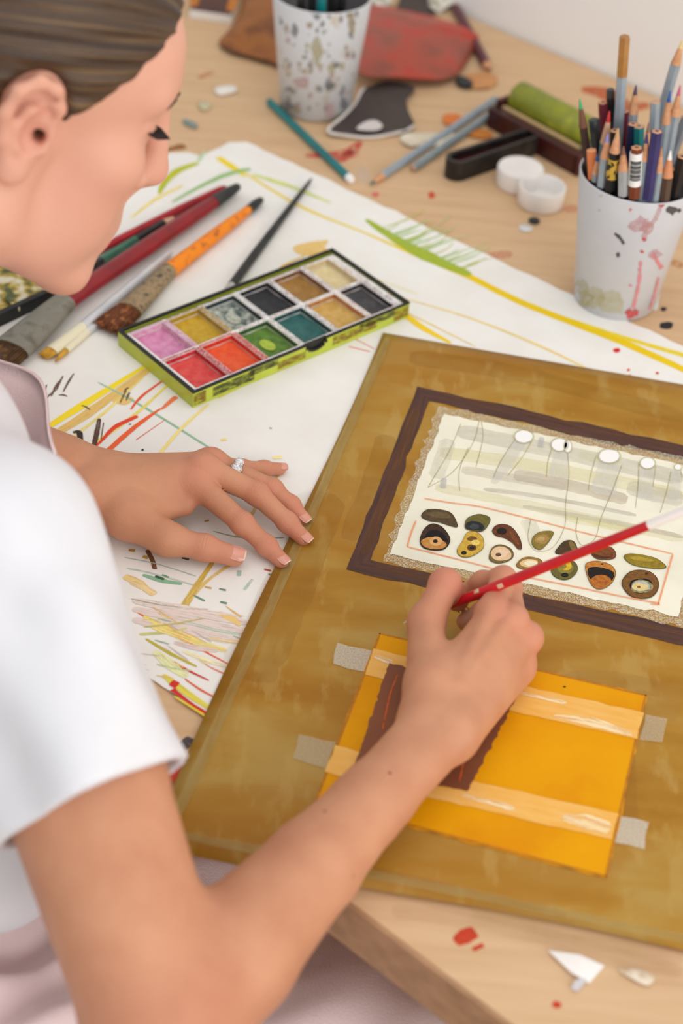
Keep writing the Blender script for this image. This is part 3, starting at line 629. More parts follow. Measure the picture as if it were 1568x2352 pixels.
# white tray: floor slab + ribs that make 2 x 6 wells
ix0, ix1, iy0, iy1 = -hx+.0045, hx-.0035, -hy+.0042, hy-.0055
mb = MB(); tz1 = TH-.0028
cols = np.linspace(ix0, ix1, 7); rowy = (iy0+iy1)/2; rib = .0056
wall_piece(mb, ix0, ix1, iy0, iy1, .0013, .0052)
for k, x in enumerate(cols):
    ww = rib if 0 < k < 6 else .0028
    a, b = (x-ww/2, x+ww/2) if 0 < k < 6 else ((x, x+ww) if k == 0 else (x-.009, x))
    wall_piece(mb, a, b, iy0, iy1, .0052, tz1)
for k in range(6):
    for y0, y1 in ((iy0, iy0+.0022), (rowy-.0021, rowy+.0021), (iy1-.003, iy1)):
        wall_piece(mb, cols[k]+rib/2, cols[k+1]-rib/2, y0, y1, .0052, tz1-.0001)
mb.build('tray', m_tray, tin, smooth=False)
WELL = {(0, 1): ((206, 122, 168), (222, 160, 190), (226, 190, 206)), (0, 0): ((214, 66, 66), (226, 96, 90), (170, 30, 50)), (1, 1): ((190, 150, 34), (206, 170, 60), (150, 130, 20)), (1, 0): ((226, 76, 38), (236, 104, 60), (190, 40, 36)),
        (2, 1): ((52, 74, 74), (196, 200, 186), (34, 46, 54)), (2, 0): ((74, 112, 50), (110, 146, 60), (46, 76, 42)), (3, 1): ((42, 44, 48), (58, 60, 62), (30, 32, 36)), (3, 0): ((44, 92, 90), (60, 112, 106), (36, 70, 72)),
        (4, 1): ((150, 106, 52), (170, 130, 70), (92, 56, 36)), (4, 0): ((196, 154, 78), (212, 176, 104), (170, 90, 50)), (5, 1): ((214, 194, 142), (226, 212, 170), (190, 170, 120)), (5, 0): ((64, 62, 66), (84, 82, 84), (40, 40, 44))}
for (i, j), (c, c2, cw) in WELL.items():
    x0, x1 = cols[i]+rib/2+.0002, cols[i+1]-(rib/2 if i < 5 else .009)-.0002
    y0, y1 = (iy0+.0024, rowy-.0023) if j == 0 else (rowy+.0023, iy1-.0032)
    m = paint('pan %d %d' % (i, j), c, c2, su=160, sv=160, rough=.45, objspace=True)
    n = 9; v = []; f = []                                      # dished cake of paint
    for a in range(n+1):
        for b in range(n+1):
            s, t = a/n*2-1, b/n*2-1
            z = .0060+.0016*max(abs(s), abs(t))**5+.0006*math.sin(5*s+i)*math.cos(4*t+j)
            v.append(TP((x0+x1)/2+s*(x1-x0)/2, (y0+y1)/2+t*(y1-y0)/2, z))
    for a in range(n):
        for b in range(n): k = a*(n+1)+b; f.append((k, k+n+1, k+n+2, k+1))
    pan = MB().add(v, f).build('paint_pan', m, tin)
    # stained inside walls of the well and smears over the ribs
    ms = paint('pan wall %d %d' % (i, j), cw, c, su=260, sv=260, dry=.12, objspace=True)
    sm = MB(); e = .0003
    for P in ([TP(x0+e, y0, .009), TP(x0+e, y1, .009), TP(x0+e, y1, tz1-.0006), TP(x0+e, y0, tz1-.0006)], [TP(x1-e, y0, .009), TP(x1-e, y1, .009), TP(x1-e, y1, tz1-.0006), TP(x1-e, y0, tz1-.0006)],
              [TP(x0, y1-e, .009), TP(x1, y1-e, .009), TP(x1, y1-e, tz1-.0006), TP(x0, y1-e, tz1-.0006)], [TP(x0, y0+e, .009), TP(x1, y0+e, .009), TP(x1, y0+e, tz1-.0006), TP(x0, y0+e, tz1-.0006)]):
        sm.add(P, [(0, 1, 2, 3)])
    sm.build('paint_film', ms, pan, smooth=False)
    mr = paint('rib smear %d %d' % (i, j), c, cw, su=420, sv=420, dry=.72 if i > 1 else .38, objspace=True, alpha=.9 if i > 1 else .65)
    sm = MB(); sm.add([TP(x1, y0-.001, tz1+.0002), TP(x1+rib-.0004, y0-.001, tz1+.0002), TP(x1+rib-.0004, y1+.001, tz1+.0002), TP(x1, y1+.001, tz1+.0002)], [(0, 1, 2, 3)])
    sm.add([TP(x0-.001, y1, tz1+.00025), TP(x1+.001, y1, tz1+.00025), TP(x1+.001, y1+.0026, tz1+.00025), TP(x0-.001, y1+.0026, tz1+.00025)], [(0, 1, 2, 3)])
    sm.build('paint_smear', mr, pan, smooth=False)
    if (i, j) in ((2, 0), (2, 1)):
        cx, cy = (x0+x1)/2, (y0+y1)/2; P = [TP(cx+.0058*math.cos(a), cy+.009*math.sin(a), 0) for a in np.linspace(0, 2*PI, 15)[:-1]]
        v, f, uv = flat(P, PZ+.0071); MB().add(v, f, uv).build('paint_puddle', paint('puddle %d' % j, (190, 200, 80) if j == 0 else (216, 206, 186), (150, 180, 60) if j == 0 else (130, 150, 140), su=200, sv=200), pan)
m_scr = paint('tin scuff', (60, 62, 44), (96, 96, 50), dry=.5, su=90, sv=260, soft=.12)
m_scr2 = paint('tin rust', (150, 110, 46), (130, 84, 40), dry=.58, su=90, sv=260, soft=.15)
def side_quad(x0, x1, z0, z1, m, s=-1):
    y = s*(hy+.0003)
    MB().add([TP(x0, y, z0), TP(x1, y, z0), TP(x1, y, z1), TP(x0, y, z1)], [(0, 1, 2, 3)], [(x0, z0), (x1, z0), (x1, z1), (x0, z1)]).build('scuff', m, tin, smooth=False)
side_quad(-.098, -.055, .003, .0125, m_scr); side_quad(-.06, -.03, .008, .0138, m_scr); side_quad(-.03, .0, .003, .010, m_scr2); side_quad(.03, .08, .004, .0125, m_scr2); side_quad(.06, .1, .008, .0138, m_scr); side_quad(.1, .117, .002, .013, m_scr2); side_quad(-.117, -.105, .002, .013, m_scr2)

# ------------------------------------------------------------------ second paint box beside the big brush
m_splat = mat('splattered palette', (206, 198, 176), (74, 84, 50), scale=70, rough=.5, c3=(176, 150, 60), lo=.42, hi=.6)
BQ = [tp(140, 662, .012), tp(-150, 798, .012), tp(-260, 690, .012), tp(30, 575, .012)]
box2 = thing('palette_box', 'black rimmed palette box crusted with green and yellow paint under the chin', 'palette', sum(BQ)/4*V(1, 1, 0)+V(0, 0, PZ))
cb = sum(BQ)/4
def shrink(P, c, d): return [p+nrm(c-p)*d for p in P]
MB().add(*prism(shrink(BQ, cb, .002), PZ+.0002, PZ+.007)).build('palette_floor', m_splat, box2, smooth=False)
mb = MB()
for i in range(4):
    a, b = BQ[i], BQ[(i+1) % 4]; n_ = nrm(cb-(a+b)/2); e = nrm(b-a); nn = V(-e[1], e[0], 0); nn = nn*np.sign(nn@n_)
    mb.add(*prism([a, b, b+nn*.006, a+nn*.006], PZ+.0002, PZ+.0125, .001))
mb.build('black_rim', m_black, box2, smooth=False)
for t in (.35, .7):
    a = BQ[0]+(BQ[1]-BQ[0])*t; b = BQ[3]+(BQ[2]-BQ[3])*t; e = nrm(b-a); s = V(-e[1], e[0], 0)*.0015
    MB().add(*prism([a-s, a+s, b+s, b-s], PZ+.0071, PZ+.011)).build('divider', m_splat, box2, smooth=False)

# ------------------------------------------------------------------ brushes on the paper
m_red = mat('dark red lacquer', (142, 20, 30), (122, 14, 24), scale=40, rough=.3, spec=.5, stretch=(1, 1, 1))
m_redthin = mat('red lacquer', (176, 32, 42), (150, 24, 36), scale=60, rough=.3)
m_blk = mat('black lacquer', (36, 38, 38), (60, 62, 60), scale=90, rough=.35, lo=.5, hi=.75)
m_grey_fer = mat('painted grey ferrule', (118, 114, 104), (98, 94, 82), scale=60, rough=.5, c3=(126, 122, 110), bump=.2, bscale=300)
m_brist = mat('brown bristles', (98, 66, 30), (150, 104, 50), scale=60, stretch=(1, 1, 1), rough=.7, bump=.6, bscale=700, c3=(70, 46, 22))
m_brist2 = mat('russet bristles', (120, 64, 30), (168, 102, 56), scale=160, rough=.7, bump=.6, bscale=700, c3=(96, 50, 24))
m_orange = mat('orange paint crust', (238, 136, 20), (120, 72, 40), scale=150, rough=.5, c3=(226, 120, 30), lo=.5, hi=.72, bump=.3, bscale=500)
m_crust = mat('grey paint crust', (116, 104, 82), (84, 76, 62), scale=170, rough=.6, c3=(160, 134, 100), lo=.35, hi=.68, bump=.4, bscale=500)
m_clear = mat('clear acrylic handle', (214, 214, 214), (190, 192, 198), scale=30, rough=.15, spec=.6, coat=.3)
m_cream = mat('cream bristles', (230, 222, 180), (214, 204, 150), scale=120, rough=.6, bump=.3, bscale=600)
m_ybr = mat('yellow bristle tip', (222, 172, 64), (200, 150, 44), scale=120, rough=.6)
m_silver = mat('nickel ferrule', (196, 196, 194), rough=.3, metal=.8)
ZUP = V(0, 0, 1)
def seg(name, parent, m, pts, rad, flat_=1.0, n=14, side=None):
    v, f, uv = tube(pts, rad, n=n, flat=flat_, side=side); return MB().add(v, f, uv).build(name, m, parent, sharp=50)
def lay(p0, p1, h0, h1):
    a, b = tp(*p0), tp(*p1); a = tp(*p0, PZ-TZ+h0); b = tp(*p1, PZ-TZ+h1); return a, b
def along(a, b, ts): return [a+(b-a)*t for t in ts]
def side_of(a, b): return nrm(np.cross(b-a, ZUP))
def bristles(name, parent, m, a, b, w0, w1, th0, th1, n=70):
    "bundle of tapering hairs from the ferrule mouth a to the tip b"
    mb = MB(); d = b-a; s = side_of(a, b); up = np.cross(s, nrm(d))
    v, f, uv = tube([a, a+d*.5, a+d*.85], [w0*.95, (w0+w1)/2*.95, w1*.8], n=14, flat=[th0/w0*.9, (th0+th1)/(w0+w1)*.9, th1/w1*.8], side=s); mb.add(v, f, uv)
    for i in range(n):
        q, r = rng.uniform(-1, 1), rng.uniform(-1, 1)
        p0 = a+s*q*w0*.95+up*r*th0*.9*math.sqrt(max(0, 1-q*q*.8)); p1 = b+s*q*w1+up*r*th1*.7-d*rng.uniform(0, .12)
        v, f, uv = tube([p0, (p0+p1)/2+up*.0004, p1], [.0005, .00045, .0001], n=3, cap=False); mb.add(v, f, uv)
    return tag(mb.build(name, m, parent), kind='stuff')
# wide flat brush
t = thing('flat_brush', 'wide flat brush with thick dark red handle and grey paint-caked ferrule', 'brush', tp(300, 600))
a, b = lay((549, 427), (150, 692), .0095, .0115); s = side_of(a, b)
P = along(a, b, (0, .012, .06, .16)); seg('handle_tip', t, m_blk, P, [.002, .0042, .0056, .0068], side=s)
P = along(a, b, (.16, .3, .5, .7, .85, .95, 1.0)); seg('handle', t, m_red, P, [.0064, .0073, .0082, .0085, .0088, .0098, .0106], flat_=[1, 1, .95, .9, .85, .8, .75], side=s)
c, e = lay((150, 692), (26, 802), .0115, .0085); P = along(c, e, (0, .06, .5, 1.0))
seg('ferrule', t, m_grey_fer, P, [.0106, .0116, .0155, .0178], flat_=[.75, .7, .5, .44], side=side_of(c, e), n=20)
fx = bristles('bristles', t, m_brist, e, tp(-45, 868, PZ-TZ+.0075), .0172, .0165, .0072, .0045, 150)
# thin red brush behind it
t = thing('paintbrush', 'slim bright red brush lying behind the thick dark red handle', 'brush', tp(400, 490))
a, b = lay((517, 430), (150, 612), .0045, .0045)
seg('handle', t, m_redthin, along(a, b, (0, .03, .3, .7, 1)), [.002, .0034, .0044, .0040, .0032], side=side_of(a, b))
c, e = lay((150, 612), (100, 637), .0045, .004); seg('ferrule', t, m_silver, along(c, e, (0, 1)), [.0034, .0034]); bristles('bristles', t, m_brist, e, tp(70, 652, .006), .0032, .001, .003, .001, 20)
# black pencil with a green band
t = thing('pencil', 'black and green pencil half hidden behind the dark red brush handle', 'pencil', tp(300, 560))
a, b = lay((398, 500), (150, 648), .0042, .0042); Q = along(a, b, (0, .09, .10, .36, .37, .68, 1))
seg('wood_tip', t, mat('bare wood', (226, 190, 160), rough=.6), Q[:2], [.0012, .0036]); seg('body', t, m_blk, [Q[2], Q[3]], .0042, n=6)
seg('green_band', t, mat('green lacquer', (74, 122, 100), (60, 104, 86), scale=60, rough=.4), [Q[3], Q[5]], .0042, n=6); seg('body', t, m_blk, [Q[5], Q[6]], .0042, n=6)
# two clear handled brushes
t = thing('paintbrush', 'clear handled brush with square cream bristles and yellow paint on the tip', 'brush', tp(240, 700))
a, b = lay((392, 578), (190, 752), .0045, .0045); seg('handle', t, m_clear, along(a, b, (0, .05, .5, 1)), [.0018, .003, .0042, .0052], side=side_of(a, b))
c, e = lay((190, 752), (118, 806), .0045, .004); seg('ferrule', t, mat('cream ferrule', (226, 218, 190), rough=.5), along(c, e, (0, .1, 1)), [.0052, .0056, .0066], flat_=[1, .9, .55], side=side_of(c, e)); tipm = lay((118, 806), (97, 820), .004, .0035); bristles('bristles', t, m_ybr, tipm[0], tipm[1], .0064, .006, .0032, .0022, 50)
t = thing('paintbrush', 'slender clear handled brush between the cream tipped brush and the orange brush', 'brush', tp(270, 700))
a, b = lay((376, 622), (200, 762), .0032, .0032); seg('handle', t, m_clear, along(a, b, (0, .05, .5, 1)), [.0012, .002, .003, .0034], side=side_of(a, b))
c, e = lay((200, 762), (152, 805), .0032, .003); seg('ferrule', t, mat('cream ferrule', (226, 218, 190), rough=.5), along(c, e, (0, 1)), [.0034, .003]); bristles('bristles', t, m_ybr, e, tp(126, 832, PZ-TZ+.0022), .0027, .0008, .0024, .0008, 24)
# orange crusted brush
t = thing('paintbrush', 'short brush with orange paint-crusted handle, black tip and russet bristles', 'brush', tp(420, 600))
a, b = lay((602, 457), (388, 622), .006, .0075); s = side_of(a, b)
seg('handle_tip', t, m_blk, along(a, b, (0, .02, .08, .16)), [.0018, .0036, .0046, .0044], side=s)
seg('handle', t, m_orange, along(a, b, (.16, .35, .6, .85, 1)), [.0042, .0056, .0066, .0072, .0076], side=s)
c, e = lay((388, 622), (296, 712), .0075, .008); seg('ferrule', t, m_crust, along(c, e, (0, .25, .6, 1)), [.0076, .0086, .0105, .0125], flat_=[1, .9, .7, .55], side=side_of(c, e), n=18)
bristles('bristles', t, m_brist2, e, tp(238, 760, PZ-TZ+.006), .0122, .0145, .0062, .004, 130)
# thin black brush behind the tin
t = thing('paintbrush', 'thin black brush lying behind the paint tin and pointing up the paper', 'brush', tp(630, 530))
a, b = lay((715, 411), (532, 655), .0042, .0042); seg('handle', t, m_blk, along(a, b, (0, .04, .35, .75, 1)), [.0010, .0018, .0032, .0042, .0040], side=side_of(a, b))
c = b; e = b+nrm(b-a)*.022; seg('ferrule', t, m_silver, [c, e], [.0038, .0036]); bristles('bristles', t, m_brist, e, e+nrm(b-a)*.018, .0034, .0012, .0034, .001, 20)

# ------------------------------------------------------------------ pencils
m_barewood = mat('sharpened cedar', (214, 160, 120), (196, 140, 100), scale=200, rough=.6)
m_gb = mat('grey blue lacquer', (152, 164, 172), (140, 152, 162), scale=60, rough=.35, spec=.45)
def lac(name, c): return mat('lacquer '+name, c, tuple(int(x*.9) for x in c), scale=60, rough=.35, spec=.45)
def pencil(label, group, base, top, body, r=.0041, tipc=None, tl=.020, end=None, name='pencil', cat='pencil', woodc=None, band=None):
    "hexagonal pencil; tipc = lead colour of a sharpened upper end, end = (length, material) of a dipped upper end"
    base, top = np.asarray(base, float), np.asarray(top, float); d = nrm(top-base); L = np.linalg.norm(top-base)
    t = thing(name, label, cat, base, group); b0 = top
    if tipc:
        p1 = top-d*tl; p2 = top-d*tl*.34
        wm = mat('cedar %d %d %d' % woodc, woodc, rough=.6) if woodc else m_barewood
        seg('sharpened_wood', t, wm, [p1, p2], [r*.98, r*.42], n=12); seg('lead', t, lac('lead %d %d %d' % tipc, tipc), [p2, top-d*.0006, top], [r*.42, r*.14, r*.05], n=8); b0 = p1
    if end:
        seg('dipped_end', t, end[1], [b0-d*end[0], b0-d*.0015, b0], [r*1.02, r*1.02, r*.8], n=6); b0 = b0-d*end[0]
    if band:
        seg('label_band', t, band[2], [b0-d*band[1], b0-d*band[0]], [r*1.06, r*1.06], n=12)
    seg('body', t, body, [base, b0], r, n=6)
    if not tipc and not end: seg('wood_end', t, m_barewood, [top, top+d*.0004], [r*.9, r*.8], n=6); seg('lead', t, body, [top+d*.0004, top+d*.0007], [r*.35, r*.3], n=8)
    return t
def flat_pencil(label, p_tip, p_end, body, **k): return pencil(label, None, tp(*p_end, .0042), tp(*p_tip, .0036), body, **k)
m_teal = lac('teal', (0, 120, 124))
pencil('teal pencil with a white end lying below the left speckled cup', None, tp(618, 233, .0042), tp(808, 415, .0042), m_teal, end=(.008, mat('white dip', (236, 234, 232), rough=.4)))
flat_pencil('grey blue pencil whose sharpened tip points at the white paper', (848, 424), (1138, 228), m_gb, tipc=(70, 110, 110), tl=.022)
pencil('shorter grey blue pencil lying alongside the pointed one near the roller', None, tp(1128, 262, .0042), tp(948, 386, .0042), lac('grey blue dark', (140, 156, 162)))
mcr = thing('crayon', 'maroon crayon pencil beyond the red curled leather, near the wall', 'crayon', tp(1080, 90))
a, b = tp(1046, 18, .005), tp(1118, 150, .005); seg('body', mcr, lac('maroon', (96, 40, 50)), [a, b], .0058, n=8); seg('sharpened_wood', mcr, m_barewood, [b, b+nrm(b-a)*.010], [.0055, .002]); seg('lead', mcr, lac('maroon lead', (90, 36, 44)), [b+nrm(b-a)*.010, b+nrm(b-a)*.014], [.002, .0004])

# ------------------------------------------------------------------ the two cups
m_cup = mat('grey white cup enamel', (203, 204, 208), (196, 197, 202), scale=20, rough=.4, spec=.4)
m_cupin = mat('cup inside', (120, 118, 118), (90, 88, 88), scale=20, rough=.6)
m_cup2 = mat('speckled cup enamel', (203, 205, 209), (186, 178, 160), scale=55, rough=.45, stretch=(1, 1, .6), lo=.6, hi=.72)
def cup(label, c, rb, rt, h, m):
    t = thing('pencil_cup', label, 'cup', c)
    w = .0022
    MB().add(*lathe(c, [(0, .0004), (rb-.003, .0004), (rb, .002), (rt, h-.0008), (rt-.0006, h), (rt-w+.0006, h), (rt-w, h-.001)], 64)).build('cup_wall', m, t)
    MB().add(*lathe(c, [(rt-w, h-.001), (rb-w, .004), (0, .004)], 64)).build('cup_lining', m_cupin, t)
    return t
CR = tp(1410, 688); CR_rb, CR_rt, CR_h = .0372, .0520, .130
CL = tp(724, 245); CL_rb, CL_rt, CL_h = .0372, .0510, .127
cupR = cup('grey white pencil cup with pink drips packed with coloured pencils', CR, CR_rb, CR_rt, CR_h, m_cup)
cupL = cup('grey white cup speckled all over with paint, far back beside the red leather', CL, CL_rb, CL_rt, CL_h, m_cup2)
def on_cone(x, y, c, rb, rt, h, e=.0003):
    "first point of the cup's outside that pixel x, y sees"
    d = ray(x, y); lo, hi = .8, 2.2; ts = np.linspace(1.2, 2.1, 4000); P = CAM+np.outer(ts, d)
    hh = np.clip((P[:, 2]-c[2])/h, 0, 1); rr = rb+(rt-rb)*hh+e; s = np.hypot(P[:, 0]-c[0], P[:, 1]-c[1])-rr
    k = np.argmax(s < 0) if (s < 0).any() else np.argmin(s); p = P[k]; q = V(p[0]-c[0], p[1]-c[1], 0); q = nrm(q)
    hh = np.clip((p[2]-c[2])/h, .01, .995); return V(c[0], c[1], c[2]+hh*h)+q*(rb+(rt-rb)*hh+e)
def splash(parent, P, m, geo, e=.0003):
    Q = [on_cone(*p, *geo, e=e) for p in P]; c = sum(Q)/len(Q)
    r = V(c[0]-geo[0][0], c[1]-geo[0][1], 0); c = V(geo[0][0], geo[0][1], c[2])+nrm(r)*(geo[1]+(geo[2]-geo[1])*(c[2]-geo[0][2])/geo[3]+e+.0002)
    n = len(Q); v = [c]+Q; f = [(0, 1+i, 1+(i+1) % n) for i in range(n)]
    uv = [(0, 0)]+[(.008*math.cos(2*PI*i/n), .008*math.sin(2*PI*i/n)) for i in range(n)]
    MB().add(v, f, uv).build('paint_splash', m, parent)
def line_splash(parent, P, w, m, geo):
    P = smooth_line([V(*p) for p in P], 5); v = []; f = []; uv = []
    for i, p in enumerate(P):
        d = P[min(i+1, len(P)-1)]-P[max(i-1, 0)]; s = nrm(V(-d[1], d[0]))*w/2*(1+rng.normal(0, .2))
        v += [on_cone(*(p-s), *geo), on_cone(*(p+s), *geo)]; uv += [(i*.004, 0), (i*.004, w/2600)]
    for i in range(len(P)-1): f.append((2*i, 2*i+1, 2*i+3, 2*i+2))
    MB().add(v, f, uv).build('paint_splash', m, parent)
gR = (CR, CR_rb, CR_rt, CR_h); gL = (CL, CL_rb, CL_rt, CL_h)
Z = lambda x, y: (980+x/2.667, 60+y/2.667)
m_dp = paint('pink drip', (214, 150, 152), (206, 120, 124), dry=.2, su=160, sv=300); m_dr = paint('red drip', (176, 60, 66), (200, 100, 100), dry=.1, su=200, sv=300)
m_dk = paint('dark mark', (70, 68, 70), (100, 98, 96), dry=.2, su=200, sv=300); m_dy = paint('yellow stain', (202, 194, 130), (186, 174, 100), dry=.5, su=200, sv=200, soft=.3, alpha=.5); m_dpw = paint('pink wash', (214, 172, 174), (206, 150, 152), dry=.42, su=140, sv=140, soft=.25, alpha=.7)
line_splash(cupR, [Z(1310, 1440), Z(1300, 1560), Z(1282, 1650), Z(1262, 1730)], 7, m_dp, gR)
line_splash(cupR, [Z(1385, 1390), Z(1410, 1440), Z(1440, 1485)], 9, m_dp, gR)
line_splash(cupR, [Z(1420, 1540), Z(1395, 1640), Z(1365, 1735)], 5, m_dp, gR)
line_splash(cupR, [Z(1345, 1180), Z(1340, 1250), Z(1330, 1300)], 14, m_dpw, gR)
line_splash(cupR, [Z(1440, 1075), Z(1400, 1180), Z(1350, 1230)], 10, m_dpw, gR)
line_splash(cupR, [Z(1150, 1270), Z(1180, 1295), Z(1207, 1335)], 6, m_dk, gR)
for x, y, r, m in ((1330, 1308, 14, m_dr), (1317, 1382, 11, m_dr), (1436, 1086, 22, m_dr), (1303, 1490, 12, m_dp), (1170, 1400, 14, m_dk), (1300, 1215, 50, m_dpw), (1350, 1235, 40, m_dpw), (1400, 1400, 34, m_dpw), (1500, 1130, 30, m_dk), (1055, 1130, 10, m_dy), (1065, 1040, 10, m_dy), (950, 1600, 50, m_dy), (1010, 1670, 70, m_dy), (1120, 1690, 80, m_dy), (960, 1660, 60, m_dy), (1240, 1765, 30, m_dr), (1280, 1755, 20, m_dr), (1245, 1590, 10, m_dp), (1245, 1125, 10, m_dp), (1545, 1130, 14, m_dk)):
    splash(cupR, disc_px(*Z(x, y), r/2.667, r/2.667*.9, 9, .25), m, gR)
spl = [paint('splat %d' % i, tuple(int(x*.7+56) for x in c), tuple(int(x*.6+80) for x in c2), dry=.35, su=200, sv=200, soft=.25, alpha=.85) for i, (c, c2) in enumerate((((60, 68, 76), (90, 96, 100)), ((184, 172, 110), (170, 156, 90)), ((150, 120, 80), (176, 150, 110)), ((206, 160, 160), (196, 140, 140)), ((90, 110, 120), (70, 84, 100)), ((120, 130, 100), (150, 150, 110)), ((70, 60, 54), (110, 90, 70))))]
for i in range(95):
    x = 640+rng.random()*185; y = 14+rng.random()**.8*240; lo = 628+(y)*.09; hi = 838-(y)*.14
    if not lo+4 < x < hi-4: continue
    s = rng.uniform(2, 6.5); splash(cupL, disc_px(x, y, s, s*rng.uniform(.7, 1.7), 7, .3), spl[i % 7], gL)
for x, y, w_, h_, k in ((753, 192, 7, 13, 0), (757, 200, 10, 8, 0), (728, 35, 9, 12, 0), (675, 72, 10, 18, 0), (660, 240, 8, 20, 6), (680, 250, 9, 16, 2), (757, 250, 12, 20, 3), (790, 240, 9, 16, 0), (712, 150, 6, 10, 0), (760, 160, 8, 16, 1), (808, 50, 9, 24, 2), (690, 190, 20, 12, 3), (730, 120, 16, 26, 1)):
    splash(cupL, disc_px(x, y, w_, h_, 9, .25), spl[k], gL, e=.0004)

# pencils standing in the right cup: (top pixel, lower pixel, options), zoomed-crop pixels
CUPG = 'pencils standing in the right cup'
def cup_stick(topz, lowz, geo, zf=None):
    zf = zf or Z; c, rb, rt, h = geo; q = zf(*lowz); t = zf(*topz)
    d = ray(*q); Q = CAM+d*((c[2]+h+.001-CAM[2])/d[2]); o = V(c[0], c[1], Q[2]); r = np.linalg.norm(Q-o)
    if r > rt-.007:                         # keep it inside the rim
        Q = o+(Q-o)/r*(rt-.007)
    d = ray(*t); u = V(0, 0, 1)
    # point on the ray of the top pixel nearest to the vertical line through Q
    w = CAM-Q; b = d@u; D = 1-b*b; s = (b*(w@u)-(w@d))/D; T = CAM+d*s
    if T[2] < Q[2]+.006: T = T+V(0, 0, Q[2]+.006-T[2])
    dd = nrm(T-Q); P = Q.copy()
    for k in range(400):                    # run down to the cup's floor or wall
        N_ = P-dd*.0005; hh = (N_[2]-c[2])/h; rr = rb+(rt-rb)*max(hh, 0)-.0075
        if N_[2] < c[2]+.0046 or math.hypot(N_[0]-c[0], N_[1]-c[1]) > rr: break
        P = N_
    return P, T
m_gold = mat('gold print', (196, 160, 60), (40, 36, 34), scale=260, rough=.4, lo=.5, hi=.55)
m_barc = mat('white barcode label', (238, 238, 236), rough=.5)
DKB = lac('dark brown', (66, 44, 40)); BLK = lac('black', (28, 28, 30)); NAV = lac('indigo', (58, 54, 110)); DBL = lac('dark blue', (24, 42, 86))
